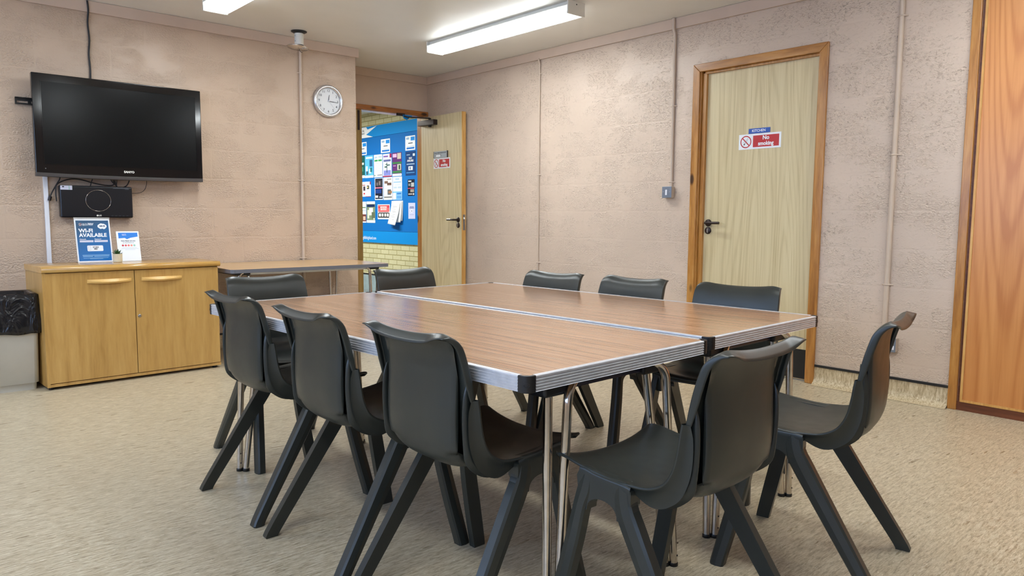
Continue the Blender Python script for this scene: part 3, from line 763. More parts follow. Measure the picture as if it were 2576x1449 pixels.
# ceiling bracket
t = empty('ceiling_bracket', (-1.858, -.22, H)); tag(t, 'stub of an old projector mount hanging from the ceiling', 'bracket')
I4 = Matrix.Identity(4)
q = MB(); q.lathe([(0, -.001), (.062, -.001), (.060, -.006), (.040, -.016), (.034, -.018), (0, -.018)], I4, 32); q.build('collar', M['black'], t)
q = MB(); N = 48; rows = []
for z in (-.016, -.108):
    rows.append([((.034+.0018*math.cos(9*2*math.pi*k/N*2))*math.cos(2*math.pi*k/N), (.034+.0018*math.cos(18*2*math.pi*k/N))*math.sin(2*math.pi*k/N), z) for k in range(N+1)])
q.grid(rows); q.build('fluted_post', M['white_metal'], t)
q = MB(); q.lathe([(0, -.106), (.036, -.106), (.036, -.114), (0, -.114)], I4, 32); q.build('gasket', M['black'], t)
MT = Matrix.Rotation(R(6), 4, 'Y')
q = MB(); q.lathe([(0, -.113), (.040, -.113), (.046, -.119), (.080, -.123), (.086, -.128), (.082, -.132), (.050, -.133), (.044, -.139), (0, -.139)], MT, 40); q.build('mounting_plate', M['chrome'], t)
q = MB(); q.tube([(.0, 0, -.14), (.006, -.004, -.156), (.022, -.006, -.162)], .002, 6); q.build('wire_end', M['brown_cable'], t)
for z in (-.04, -.08):
    q = MB(); q.lathe([(0, .003), (.004, .002), (.004, 0)], plane_matrix((-.036, -.008, z), (0, -1, 0), (0, 0, 1)), 10)
    q.build('screw', M['steel'], t)

# ------------------------------------------------------------------ conduits and boxes on the walls
def conduit(label, pts, r, clips, axis, name='conduit_pipe', mat=None):
    t = empty(name); tag(t, label, 'pipe')
    q = MB(); q.tube(pts, r, 14); q.build('pipe', mat or M['pipe_paint'], t)
    for c in clips:
        q = MB()
        if axis == 'x':      # wall plane is x = 0, pipe at x = -r
            y, z = c
            q.tube([(0, y-r-.016, z), (-.004, y-r-.010, z), (-.006, y-r-.003, z), (-2*r*.72, y-r*.85, z), (-2*r-.002, y, z), (-2*r*.72, y+r*.85, z), (-.006, y+r+.003, z), (-.004, y+r+.010, z), (0, y+r+.016, z)], .0048, 8)
        else:
            x, z = c
            q.tube([(x-r-.016, 0, z), (x-r-.010, -.004, z), (x-r-.003, -.006, z), (x-r*.85, -2*r*.72, z), (x, -2*r-.002, z), (x+r*.85, -2*r*.72, z), (x+r+.003, -.006, z), (x+r+.010, -.004, z), (x+r+.016, 0, z)], .0048, 8)
        q.build('pipe_clip', M['pipe_paint'], t)
    return t
r_ = .0105
conduit('painted pipe running from the ceiling down to the switch box', [(-.022-r_, -2.478, H-.002), (-.022-r_, -2.478, 2.43), (-r_-.004, -2.480, 2.40), (-r_-.001, -2.480, 1.285)], .0115, [(-2.480, 1.881), (-2.480, 1.325)], 'x')
conduit('thin painted pipe on the wall between the open door and the switch box', [(-.028, -1.048, H-.07), (-r_, -1.048, 2.40), (-r_+.001, -1.048, .12)], .0085, [(-1.048, 2.31), (-1.048, 1.433), (-1.048, .654)], 'x')
conduit('thick painted pipe between the kitchen door and the plywood panel', [(-.034, -4.052, H-.07), (-.0145, -4.052, 2.40), (-.0145, -4.052, .36)], .0145, [(-4.052, 2.221), (-4.052, 1.434), (-4.052, .674)], 'x')
conduit('painted pipe on the television wall left of the clock', [(-1.748, -.034, H-.07), (-1.750, -r_-.002, 2.40), (-1.757, -r_-.002, 1.2), (-1.757, -r_-.002, .12)], .0125, [(-1.750, 2.23), (-1.757, .70), (-1.757, 1.35)], 'y')

def wall_box(name, label, cat, y, z, s=.084, kind='switch'):
    t = empty(name); tag(t, label, cat)
    h = s/2; d = .042
    q = MB(); q.box(-d, -.0005, y-h, y+h, z-h, z+h); q.build('back_box', M['box_side'], t, bevel=.006, seg=3)
    q = MB(); q.box(-d-.006, -d+.001, y-h, y+h, z-h, z+h); q.build('face_plate', M['grey_metal'], t, bevel=.003, seg=3)
    F = plane_matrix((-d-.006, y, z), (0, -1, 0), (0, 0, 1))
    if kind == 'switch':
        q = MB(); q.prism([(-.009, -.021), (.006, -.021), (.006, .018), (-.009, .018)], F, 0, .004); q.build('rocker', M['white_plastic'], t, bevel=.001)
    else:
        q = MB(); q.prism([(-.034, -.026), (.034, -.026), (.034, -.003), (.011, -.003), (.011, .026), (-.011, .026), (-.011, -.003), (-.034, -.003)], F, 0, .002); sk = q.build('socket_insert', M['white_plastic'], t)
        q = MB()
        for a, b, w_, h_ in ((0, .013, .0022, .0042), (-.016, -.014, .0042, .0022), (.016, -.014, .0042, .0022)):
            q.prism([(a-w_, b-h_), (a+w_, b-h_), (a+w_, b+h_), (a-w_, b+h_)], F, .002, .0026)
        q.build('pin_hole', M['black'], sk)
    for s_ in (-1, 1):
        q = MB(); q.lathe([(0, .0015), (.003, .001), (.0035, 0)], F @ Matrix.Translation((s_*.029, .001 if kind == 'switch' else .004, 0)), 10)
        q.build('screw', M['steel'], t)
    return t
wall_box('switch_box', 'grey metal switch box at the foot of the pipe beside the kitchen door', 'switch', -2.466, 1.250)
sb = wall_box('power_socket', 'grey metal power socket low on the wall behind the rightmost chair', 'socket', -4.090, .322, kind='socket')

# ------------------------------------------------------------------ clock
t = empty('wall_clock', (-1.505, 0, 2.028)); tag(t, 'round silver wall clock showing quarter past twelve', 'clock')
MC = plane_matrix((0, 0, 0), (1, 0, 0), (0, 0, 1))
q = MB(); q.lathe([(.110, .001), (.137, .001), (.137, .018), (.130, .030), (.120, .034), (.112, .031), (.107, .020)], MC, 64); q.build('rim', M['clock_rim'], t)
q = MB(); q.lathe([(0, .016), (.109, .016)], MC, 64); q.build('dial', M['clock_face'], t)
q = MB()
for k in range(60):
    a = R(6*k); q.lathe([(0, .0166), (.0009, .0164)], MC @ Matrix.Translation((.102*math.sin(a), .102*math.cos(a), 0)), 6)
q.build('minute_dots', M['ink'], t)
for n in range(1, 13):
    a = R(30*n)
    text_part('numeral', str(n), .028, M['ink'], t, MC @ Matrix.Translation((.086*math.sin(a), .086*math.cos(a), .0165)), bold=.0002)
def hand(name, ang, l, w, z, m, tail=.0):
    Mh = MC @ Matrix.Rotation(-R(ang), 4, 'Z')
    q = MB(); q.prism([(-w, -tail), (w, -tail), (w*.8, l), (-w*.8, l)], Mh, z, z+.0012); return q.build(name, m, t)
hand('hour_hand', 8, .050, .0022, .019, M['ink']); hand('minute_hand', 94, .078, .0018, .021, M['ink']); hand('second_hand', 139, .086, .0006, .023, M['grey_ink'], .015)
q = MB(); q.lathe([(0, .0265), (.006, .0255), (.006, .018)], MC, 16); q.build('hub', M['white_plastic'], t)

# ------------------------------------------------------------------ television and its surroundings
TX0, TX1, TZ0, TZ1, TY = -3.665, -2.602, 1.302, 1.970, -.120
t = empty('television', (0, 0, 0)); tag(t, 'large black flat screen television on the wall', 'television')
MTV = plane_matrix((TX0, TY, TZ0), (1, 0, 0), (0, 0, 1)); w, h = TX1-TX0, TZ1-TZ0
q = MB(); q.prism([(.0, .016), (w, .016), (w, h), (0, h)], MTV, -.045, 0); q.build('bezel', M['black_gloss'], t, bevel=.005, seg=3)
q = MB(); q.prism([(.10, .08), (w-.10, .08), (w-.10, h-.08), (.10, h-.08)], MTV, -.10, -.044); q.build('rear_housing', M['black'], t, bevel=.01)
sx0, sx1, sz0, sz1 = .050, w-.042, .082, h-.052
q = MB(); q.prism([(sx0, sz0), (sx1, sz0), (sx1, sz1), (sx0, sz1)], MTV, -.001, .0012); q.build('screen', M['screen'], t)
q = MB()
for p in (((sx0-.004, sz0-.004), (sx1+.004, sz0-.004), (sx1+.004, sz0), (sx0-.004, sz0)), ((sx0-.004, sz1), (sx1+.004, sz1), (sx1+.004, sz1+.004), (sx0-.004, sz1+.004)), ((sx0-.004, sz0), (sx0, sz0), (sx0, sz1), (sx0-.004, sz1)), ((sx1, sz0), (sx1+.004, sz0), (sx1+.004, sz1), (sx1, sz1))):
    q.prism(list(p), MTV, 0, .0035)
q.build('screen_surround', M['black_gloss'], t)
q = MB(); pl = [(0, .0), (w*.25, -.004), (w*.5, -.006), (w*.75, -.004), (w, 0), (w, .026), (w*.75, .020), (w*.5, .018), (w*.25, .020), (0, .026)]
q.prism(pl, MTV, -.045, .002); tag(q.build('lower_trim', plain('tv_grey_trim', srgb(66, 62, 62), .35), t, bevel=.003), 'dark grey metallic lower trim')
text_part('brand_lettering', 'SANYO', .020, M['white_metal'], t, MTV @ Matrix.Translation((w*.525, .050, .0012)), bold=.0008)
q = MB(); q.lathe([(0, .001), (.003, .0005)], MTV @ Matrix.Translation((.055, .052, 0)), 8); q.build('status_light', M['steel'], t)
b = empty('wall_bracket'); tag(b, 'black slotted mounting rail sticking out behind the television', 'bracket')
q = MB()
MBk = plane_matrix((-3.744, -.012, 1.770), (1, 0, 0), (0, 0, 1))
for p in ((0, 0, .20, .010), (0, .024, .20, .045), (0, .010, .010, .024), (.072, .010, .20, .024)):
    q.prism([(p[0], p[1]), (p[2], p[1]), (p[2], p[3]), (p[0], p[3])], MBk, -.010, .0)
q.prism([(0, .040), (.2, .040), (.2, .045), (0, .045)], MBk, 0, .014)
q.prism([(0, 0), (.2, 0), (.2, .004), (0, .004)], MBk, 0, .014)
q.build('rail', M['black'], b)
def cable(name, label, pts, r=.0032, mat=None, plug=None):
    P = [Vector(p) for p in pts]; out = []
    for i in range(len(P)-1):
        p0, p1, p2, p3 = P[max(i-1, 0)], P[i], P[i+1], P[min(i+2, len(P)-1)]
        for k in range(8):
            u = k/8
            out.append(0.5*((2*p1)+(p2-p0)*u+(2*p0-5*p1+4*p2-p3)*u*u+(3*p1-p0-3*p2+p3)*u**3))
    out.append(P[-1])
    q = MB(); q.tube(out, r, 8)
    if plug: q.tube([P[-1], P[-1]+Vector(plug)], .010, 10)
    o = q.build(name, mat or M['brown_cable']); tag(o, label, 'cable'); return o
cable('ceiling_cable', 'black cable dropping from the ceiling to the top of the television', [(-3.300, -.024, H-.004), (-3.296, -.024, 2.44), (-3.300, -.008, 2.36), (-3.294, -.008, 2.25), (-3.301, -.008, 2.15), (-3.297, -.008, 2.05), (-3.300, -.01, 1.93)], .006)
cable('plug_cable', 'black lead with a plug hanging below the left of the television', [(-3.50, -.04, 1.40), (-3.515, -.03, 1.30), (-3.53, -.02, 1.265), (-3.56, -.02, 1.21), (-3.575, -.02, 1.175)], .0040, plug=(-.008, 0, -.030))
cable('looped_cable', 'black cable looping over the top of the black media box', [(-3.545, -.05, 1.14), (-3.548, -.05, 1.20), (-3.537, -.045, 1.255), (-3.47, -.04, 1.290), (-3.40, -.04, 1.293), (-3.32, -.04, 1.272), (-3.24, -.04, 1.258), (-3.19, -.04, 1.266), (-3.18, -.04, 1.32)], .0042)
cable('thin_cable', 'thin black cable curving from the television to the right of the media box', [(-2.975, -.04, 1.34), (-2.972, -.03, 1.28), (-2.985, -.02, 1.235), (-3.02, -.02, 1.212), (-3.075, -.03, 1.208)], .0020)
cable('cross_cable', 'short black cable behind the looping one under the television', [(-3.305, -.04, 1.34), (-3.325, -.03, 1.285), (-3.335, -.03, 1.25)], .0032)
for k, dx in enumerate((-.028, -.012, .004, .02)):
    o = cable('bundled_cable', 'black cable in the bundle between television and media box', [(-3.19+dx, -.05, 1.34), (-3.185+dx*.7, -.045, 1.29), (-3.175+dx*.12, -.040, 1.262), (-3.170+dx*.1, -.040, 1.246)], .0036)
    o['group'] = 'bundled cables under the television'
cable('bent_cable', 'short black cable bending into the top right of the media box', [(-3.08, -.04, 1.34), (-3.09, -.035, 1.29), (-3.105, -.035, 1.262), (-3.125, -.035, 1.248)], .0040)
# trunking
q = MB(); q.box(-3.611, -3.585, -.014, 0, .13, 1.40); tag(q.build('cable_trunking', M['white_plastic'], bevel=.001), 'white plastic cable trunking below the television', 'trunking')
# black media box
b = empty('media_box'); tag(b, 'flat black media player mounted on the wall under the television', 'media player')
q = MB(); q.box(-3.527, -3.077, -.062, .0, 1.032, 1.250); q.build('casing', M['navy_gloss'], b, bevel=.010, seg=4)
MR = plane_matrix((-3.296, -.062, 1.150), (1, 0, 0), (0, 0, 1))
q = MB(); rr = [(.078*math.cos(2*math.pi*k/48), .073*math.sin(2*math.pi*k/48)) for k in range(49)]
q.tube([MR @ Vector((x, y, .0005)) for x, y in rr], .0012, 6); q.build('chrome_ring', M['chrome'], b)
q = MB(); q.box(-3.522, -3.452, -.0635, -.0615, 1.220, 1.248, 0); q.box(-3.472, -3.468, -.0637, -.0615, 1.221, 1.247, 1); q.box(-3.512, -3.500, -.0638, -.0615, 1.236, 1.244, 2)
tag(q.build('price_sticker', [M['grey_paper'], pc(120, 180, 160), M['ink']], b), 'white sticker in the corner')
q = MB(); q.lathe([(0, .001), (.006, .0008)], plane_matrix((-3.306, -.062, 1.047), (1, 0, 0), (0, 0, 1)), 16); q.build('logo_disc', M['white_metal'], b)
text_part('brand_lettering', 'LG', .014, M['white_metal'], b, plane_matrix((-3.289, -.0622, 1.047), (1, 0, 0), (0, 0, 1)), bold=.0005)
q = MB()
for k in range(5): q.box(-3.218+k*.024, -3.206+k*.024, -.0626, -.0615, 1.043, 1.049)
q.build('touch_key', M['steel'] if False else plain('dim_key', srgb(46, 50, 60), .3), b)
q = MB(); q.box(-3.20, -3.10, -.0626, -.0615, 1.236, 1.239); q.box(-3.125, -3.10, -.0626, -.0615, 1.231, 1.234); q.build('printed_line', plain('dim_print', srgb(90, 94, 104), .5), b)

# ------------------------------------------------------------------ cabinet
CAB = empty('cabinet', (-3.764, -.758, 0), R(2.8)); tag(CAB, 'honey oak two door cabinet under the television', 'cabinet')
cw, cd, ct = 1.046, .425, .742        # local: x along the front, y back
q = MB(); q.box(0, cw, .020, cd, .018, ct-.035); q.build('carcass', M['cabinet'], CAB, bevel=.001)
q = MB(); rows = []
nose = [(.03, ct-.035), (-.006, ct-.035), (-.013, ct-.031), (-.017, ct-.022), (-.017, ct-.013), (-.012, ct-.004), (-.004, ct), (cd+.005, ct), (cd+.005, ct-.035), (.03, ct-.035)]
rows = [[(x, y, z) for y, z in nose] for x in (-.004, cw+.008)]
q.grid(rows, flip=False)
q.add([(-.004, y, z) for y, z in nose[:-1]], [tuple(range(len(nose)-1))]); q.add([(cw+.008, y, z) for y, z in nose[:-1]], [tuple(range(len(nose)-1))[::-1]])
q.build('cabinet_top', M['cabinet_top'], CAB, weld=True)
gap = .507
for (x0, x1, hx0, hx1) in ((.012, gap-.002, .236, .488), (gap+.002, cw-.004, .548, .800)):
    q = MB(); q.box(x0, x1, 0, .018, .040, ct-.040); d = q.build('cabinet_door', M['cabinet'], CAB, bevel=.0015)
    q = MB()
    hm = (hx0+hx1)/2; n = 16; top = []; 
    rows = []
    for k in range(n+1):
        f = k/n; x = hx0+(hx1-hx0)*f; bow = math.sin(math.pi*f)
        z1 = .655 ; z0 = .655-.020-.006*bow; yo = -.004-.026*bow
        rows.append([(x, .0005, z1), (x, yo*.55-.002, z1+.001), (x, yo, z0+.010), (x, yo*.8, z0), (x, .0005, z0)])
    q.grid(rows, smooth=False); q.add(rows[0], [(0, 1, 2, 3, 4)]); q.add(rows[-1], [(4, 3, 2, 1, 0)])
    q.build('cabinet_handle', M['handle_wood'], d, weld=True)
    if x0 > .3:
        q = MB(); q.lathe([(0, .003), (.008, .003), (.0105, .0015), (.0105, 0)], plane_matrix((gap+.022, 0, .408), (1, 0, 0), (0, 0, 1)), 20)
        q.build('door_lock', M['steel'], d)
        q = MB(); q.box(gap+.0215, gap+.0225, -.0036, -.003, .403, .413); q.build('key_slot', M['black'], d)
q = MB(); q.box(0.0, .016, .001, .02, .018, ct-.036); q.box(.0, cw, .004, .02, .018, .036); q.build('front_edge', M['cabinet'], CAB)
for x, y in ((.03, .04), (cw-.03, .04), (.03, cd-.04), (cw-.03, cd-.04)):
    q = MB(); q.lathe([(.0, 0), (.016, 0), (.016, .012), (.010, .020)], Matrix.Translation((x, y, 0)), 14); q.build('foot', M['black'], CAB)
CT = ct + .0006
CM = Matrix.Translation((-3.745, -.760, 0)) @ Matrix.Rotation(R(3.6), 4, 'Z')

# sign holders on the cabinet: upright, leaning back slightly
def holder(name, label, px, py, w, h, lean, yaw):
    t = empty(name, (px, py, CT), yaw); tag(t, label, 'sign')
    F = Matrix.Rotation(-lean, 4, 'X') @ plane_matrix((-w/2, 0, 0), (1, 0, 0), (0, 0, 1))
    q = MB(); q.prism([(0, 0), (w, 0), (w, h), (0, h)], F, -.0025, -.0005)
    # rear strut of the folded acrylic
    q.prism([(0.0, 0.001), (w, .001), (w, .003), (0, .003)], Matrix.Translation((0, .0, 0)) @ plane_matrix((-w/2, .0, 0.001), (1, 0, 0), (0, 1, 0)), 0, .002)
    q.box(-w/2, w/2, 0, .055, 0, .002)
    q.build('acrylic_stand', M['acrylic'], t)
    return t, F
wf, F = holder('wifi_sign', 'blue Wi-Fi available poster in an upright clear stand on the cabinet', -3.397, -.385, .210, .297, R(11), R(3))
w, h = .210, .297
q = MB(); q.prism([(0, 0), (w, 0), (w, h-.010), (0, h-.010)], F, 0, .0006, 0)
def grad():
    t = NT('blue_gradient_print'); v = t.coord(out='Generated'); sep = t.n('ShaderNodeSeparateXYZ'); t.l(v, sep.inputs[0])
    f = t.math('SUBTRACT', sep.outputs[2], t.math('MULTIPLY', sep.outputs[0], .3))
    t.l(t.ramp(f, [(0.0, srgb(8, 104, 178)), (.35, srgb(10, 96, 158)), (.8, srgb(36, 80, 116))]), t.b.inputs['Base Color'])
    t.b.inputs['Roughness'].default_value = .3; return t.mat
q.build('poster_sheet', M['paper'], wf)
q = MB(); q.prism([(.008, .008), (w-.008, .008), (w-.008, h-.020), (.008, h-.020)], F, .0006, .0010, 0); q.build('blue_artwork', grad(), wf)
q = MB(); q.prism([(-.001, h-.010), (w+.001, h-.010), (w+.001, h), (-.001, h)], F, -.002, .002); q.build('holder_top', M['steel'], wf)
T_ = lambda x, y, z=.0012: F @ Matrix.Translation((x, y, z))
text_part('lettering', 'WI-FI', .034, M['white'], wf, T_(.022, .208), 'LEFT', bold=.0011, sx=1.05)
text_part('lettering', 'AVAILABLE', .034, M['white'], wf, T_(.022, .178), 'LEFT', bold=.0011, sx=.98)
text_part('lettering', 'Network', .010, M['white'], wf, T_(.022, .152), 'LEFT', bold=.0002)
text_part('lettering', 'Password', .010, M['white'], wf, T_(.110, .152), 'LEFT', bold=.0002)
q = MB(); q.prism([(.022, .132), (.102, .132), (.102, .145), (.022, .145)], F, .001, .0013); q.prism([(.108, .132), (.188, .132), (.188, .145), (.108, .145)], F, .001, .0013); q.build('label_field', M['grey_paper'], wf)
def rrect(x0, y0, x1, y1, r, n=5):
    P = []
    for cx, cy, a0 in ((x1-r, y0+r, -90), (x1-r, y1-r, 0), (x0+r, y1-r, 90), (x0+r, y0+r, 180)):
        for k in range(n+1):
            a = R(a0+90*k/n); P.append((cx+r*math.cos(a), cy+r*math.sin(a)))
    return P
q = MB(); q.prism(rrect(.062, .072, .156, .110, .006), F, .001, .0013); q.build('scan_panel', M['paper'], wf)
text_part('lettering', 'SCAN\nME!', .0135, M['ink'], wf, T_(.112, .092, .0015), line=.9, bold=.0003)
q = MB()
for a in ((.068, .078, .082, .1045),):
    for p in ((a[0], a[1], a[2], a[1]+.001), (a[0], a[3]-.001, a[2], a[3]), (a[0], a[1], a[0]+.001, a[3]), (a[2]-.001, a[1], a[2], a[3])):
        q.prism([(p[0], p[1]), (p[2], p[1]), (p[2], p[3]), (p[0], p[3])], F, .0013, .0015)
q.build('phone_outline', M['grey_ink'], wf)
q = MB()
for cx, cy, r in ((.150, .238, .013), (.160, .241, .016), (.172, .241, .014), (.180, .238, .012), (.156, .232, .012), (.174, .231, .012)):
    q.lathe([(0, .0014), (r, .0012)], F @ Matrix.Translation((cx-.002, cy, 0)), 20)
q.build('wifi_badge', M['white'], wf)
text_part('lettering', 'Wi Fi', .015, pc(30, 60, 100), wf, T_(.163, .238, .0018), bold=.0006)
text_part('lettering', 'high life\nhighland', .0095, M['white'], wf, T_(.045, .250), 'LEFT', line=.8)
text_part('lettering', 'Highland\nCouncil', .0095, M['white'], wf, T_(.078, .252), 'LEFT', line=.8, bold=.0003)
q = MB()
for k in range(7):
    a = R(51*k); Mk = F @ Matrix.Translation((.034, .250, 0)) @ Matrix.Rotation(a, 4, 'Z')
    q.prism([(-.0008, .003), (.0008, .003), (.0015, .010), (-.0015, .010)], Mk, .001, .0013, 0 if k % 2 else 1)
q.build('star_logo', [M['white'], pc(230, 150, 110)], wf)
q = MB()
for zz, a, b, th in ((.050, .030, .190, .0035), (.042, .032, .090, .0035), (.042, .098, .188, .0035), (.032, .034, .182, .002), (.027, .072, .150, .002)):
    q.prism([(a, zz-.006), (b, zz-.006), (b, zz-.006+th), (a, zz-.006+th)], F, .001, .0013)
q.build('small_print', pc(150, 196, 230), wf)

fb, F = holder('feedback_sign', 'small white feedback sheet in a clear stand beside the potted succulent', -3.192, -.392, .138, .210, R(19), R(-4))
w, h = .138, .210
q = MB(); q.prism([(0, 0), (w, 0), (w, h), (0, h)], F, 0, .0006); q.build('poster_sheet', M['paper'], fb)
q = MB(); q.prism([(.012, h-.010), (w-.008, h-.010), (w-.008, h-.038), (w*.62, h-.046), (w*.45, h-.056), (w*.36, h-.047), (.012, h-.050)][::-1], F, .0006, .0009); q.build('blue_header', pc(60, 130, 215), fb)
text_part('lettering', 'high life\nhighland', .008, M['white'], fb, F @ Matrix.Translation((.034, h-.024, .0011)), 'LEFT', line=.8)
text_part('lettering', 'How likely are you', .0115, M['ink'], fb, F @ Matrix.Translation((w/2, .142, .0009)), bold=.0003)
text_part('lettering', 'to recommend us?', .0090, M['ink'], fb, F @ Matrix.Translation((w/2, .129, .0009)))
for k, c_ in enumerate(((196, 70, 80), (216, 96, 100), (226, 120, 116), (236, 150, 130), (150, 196, 176))):
    q = MB(); q.lathe([(0, .0012), (.0068, .0009)], F @ Matrix.Translation((.034+.0175*k, .110, 0)), 18); q.build('rating_dot', pc(*c_), fb)
q = MB()
for zz, a, b in ((.094, .03, .118), (.086, .022, .128), (.079, .045, .108)): q.prism([(a, zz), (b, zz), (b, zz+.0012), (a, zz+.0012)], F, .0006, .0009)
q.build('small_print', M['grey_ink'], fb)

# succulent in a ribbed pot
t = empty('potted_succulent', (-3.290, -.480, CT)); tag(t, 'tiny green succulent in a ribbed cream pot between the two stands', 'plant')
q = MB(); rows = []; N = 72
for r, z in ((.0, .0005), (.0255, .0005), (.028, .004), (.0295, .052), (.0295, .055), (.026, .055), (.0255, .046), (0, .046)):
    rows.append([((r-(.0012 if (k % 3 == 0 and .002 < z < .053 and r > .027) else 0))*math.cos(2*math.pi*k/N), (r-(.0012 if (k % 3 == 0 and .002 < z < .053 and r > .027) else 0))*math.sin(2*math.pi*k/N), z) for k in range(N+1)])
q.grid(rows, smooth=False); pot = q.build('pot', M['pot'], t)
q = MB(); q.lathe([(0, .047), (.0255, .047)], I4, 24); q.build('soil', M['soil'], pot)
def leaf(q, az, el, l, w):
    d = Vector((math.cos(az)*math.cos(el), math.sin(az)*math.cos(el), math.sin(el))); s = Vector((-math.sin(az), math.cos(az), 0)); n = d.cross(s)
    base = Vector((0, 0, .047)); rows = []
    for f, ww in ((0, .45), (.25, .9), (.5, 1.0), (.75, .7), (.93, .25), (1.0, .02)):
        c = base + d*l*f + Vector((0, 0, 1))*l*.12*f*f
        rows.append([c - s*w*ww, c - n*w*.45*ww, c + s*w*ww, c + n*w*.25*ww, c - s*w*ww])
    q.grid(rows)
q = MB(); rnd = random.Random(3)
for ring, (n, el, l) in enumerate(((9, 22, .036), (8, 45, .036), (5, 68, .034))):
    for k in range(n): leaf(q, R(360*k/n+ring*23+rnd.uniform(-6, 6)), R(el+rnd.uniform(-6, 6)), l*rnd.uniform(.9, 1.12), .0065)
q.build('leaves', M['leaf'], t, sub=1)

# ------------------------------------------------------------------ waste bin with liner
t = empty('waste_bin', (0, 0, 0)); tag(t, 'pale grey square bin beside the cabinet', 'bin')
bx0, bx1, by0, by1 = -4.150, -3.788, -.655, -.385
q = MB()
def rr3(x0, y0, x1, y1, r, z, n=6): return [(x, y, z) for x, y in rrect(x0, y0, x1, y1, r, n)]
rows = []
for z, g in ((0.0, .012), (.040, .010), (.044, 0.0), (.50, -.012), (.56, -.014)):
    L_ = rr3(bx0+g, by0+g, bx1-g, by1-g, .025, z); rows.append(L_ + [L_[0]])
q.grid(rows, smooth=True); q.add(rr3(bx0+.012, by0+.012, bx1-.012, by1-.012, .025, .001), [tuple(range(28))[::-1]])
q.build('bin_body', M['bin'], t)
q = MB(); rows = []; rnd = random.Random(5)
base = rrect(bx0, by0, bx1, by1, .03, 16); NB = len(base)
from mathutils import noise as mnoise
for j, (z, g) in enumerate(((.40, .06), (.48, .035), (.545, .020), (.578, .004), (.584, -.010), (.574, -.022), (.545, -.027), (.51, -.028), (.47, -.030), (.43, -.032), (.39, -.034), (.362, -.036), (.345, -.034))):
    L_ = []
    for k, (x, y) in enumerate(base):
        cx, cy = (bx0+bx1)/2, (by0+by1)/2
        # densify long sides by moving along; noise folds
        nn = mnoise.noise(Vector((x*9, y*9, z*6)))*.010 + mnoise.noise(Vector((x*28, y*28, z*14)))*.005
        dx, dy = (x-cx), (y-cy); dl = math.hypot(dx, dy)
        sx = (abs(bx1-bx0)/2-g+nn)/(abs(bx1-bx0)/2); sy = (abs(by1-by0)/2-g+nn)/(abs(by1-by0)/2)
        zz = z + mnoise.noise(Vector((x*7, y*7, 3.3)))*(.016 if j > 9 else .006 if 1 < j < 6 else 0)
        L_.append((cx+dx*sx, cy+dy*sy, zz))
    rows.append(L_+[L_[0]])
# insert intermediate points on the straight runs for folds
def densify(row, m=5):
    out = []
    for a, b in zip(row[:-1], row[1:]):
        d = math.dist(a, b); n = max(1, int(d/.018))
        for k in range(n): out.append((a, b, k/n))
    return out
tmpl = densify(rows[0]); R2 = []
for j, row in enumerate(rows):
    pairs = []; idx = 0
    o = []
    for i in range(len(row)-1):
        d = math.dist(rows[0][i], rows[0][i+1]); n = max(1, int(d/.018))
        for k in range(n):
            f = k/n; p = [row[i][c]+(row[i+1][c]-row[i][c])*f for c in range(3)]
            am = .006 if j > 4 else .002
            p[0] += am*mnoise.noise(Vector((p[0]*30, p[1]*30, p[2]*12+9))); p[1] += am*1.4*mnoise.noise(Vector((p[0]*34+7, p[1]*30, p[2]*10)))
            if j > 10: p[2] += .010*mnoise.noise(Vector((p[0]*12, p[1]*12, 1.7)))
            o.append(tuple(p))
    R2.append(o+[o[0]])
q.grid(R2)
tag(q.build('bin_liner', M['bag'], t, solid=.001, weld=True), 'crumpled black plastic liner folded over the rim')

# ------------------------------------------------------------------ side table against the television wall
t = empty('side_table', (-2.036, -.405, 0)); tag(t, 'narrow light wood folding table with grey edging against the wall', 'table')
hx, hy, tz = .632, .395, .684
q = MB(); q.prism(rrect(-hx+.002, -hy+.002, hx-.002, hy-.002, .028), I4, tz-.002, tz); q.build('table_top', M['beech_lam'], t)
q = MB(); q.prism(rrect(-hx, -hy, hx, hy, .03), I4, tz-.027, tz-.0015); q.build('edging', M['grey_edge'], t)
q = MB(); q.box(-hx+.16, hx-.16, -hy+.06, -hy+.085, tz-.045, tz-.027); q.build('under_rail', M['white_metal'], t)
q = MB(); q.box(-hx+.16, hx-.16, hy-.085, hy-.06, tz-.045, tz-.027); q.build('under_rail', M['white_metal'], t)
def vleg(par, fx, fy, top_x, top_y, ztop, inx, iny, r=.0125, gapf=.014, sep=.028, bend=.045):
    """pair of chrome tubes meeting at one foot. (fx,fy) foot, spreading along x by sep at the top, one tube bending towards iny"""
    q = MB()
    ax = Vector((0, 1, 0)) if abs(iny) > 0 else Vector((1, 0, 0))
    for s in (-1, 1):
        f = Vector((fx, fy, .006)) + ax*s*gapf
        tp = Vector((top_x, top_y, ztop-bend)) + ax*s*sep
        pts = [f, f.lerp(tp, .5), tp]
        dirn = Vector((inx, iny, 0))
        for k in range(1, 7):
            a = R(15*k); pts.append(tp + dirn*bend*(1-math.cos(a)) + Vector((0, 0, bend*math.sin(a))))
        pts.append(pts[-1]+dirn*.05)
        q.tube(pts, r, 14)
    lg = q.build('leg', M['chrome'], par)
    q = MB()
    for s in (-1, 1):
        f = Vector((fx, fy, 0)) + ax*s*gapf
        q.lathe([(0, 0), (r*1.08, 0), (r*1.08, .012), (r*.9, .014)], Matrix.Translation(f), 14)
    q.build('rubber_foot', M['black'], lg)
    return lg
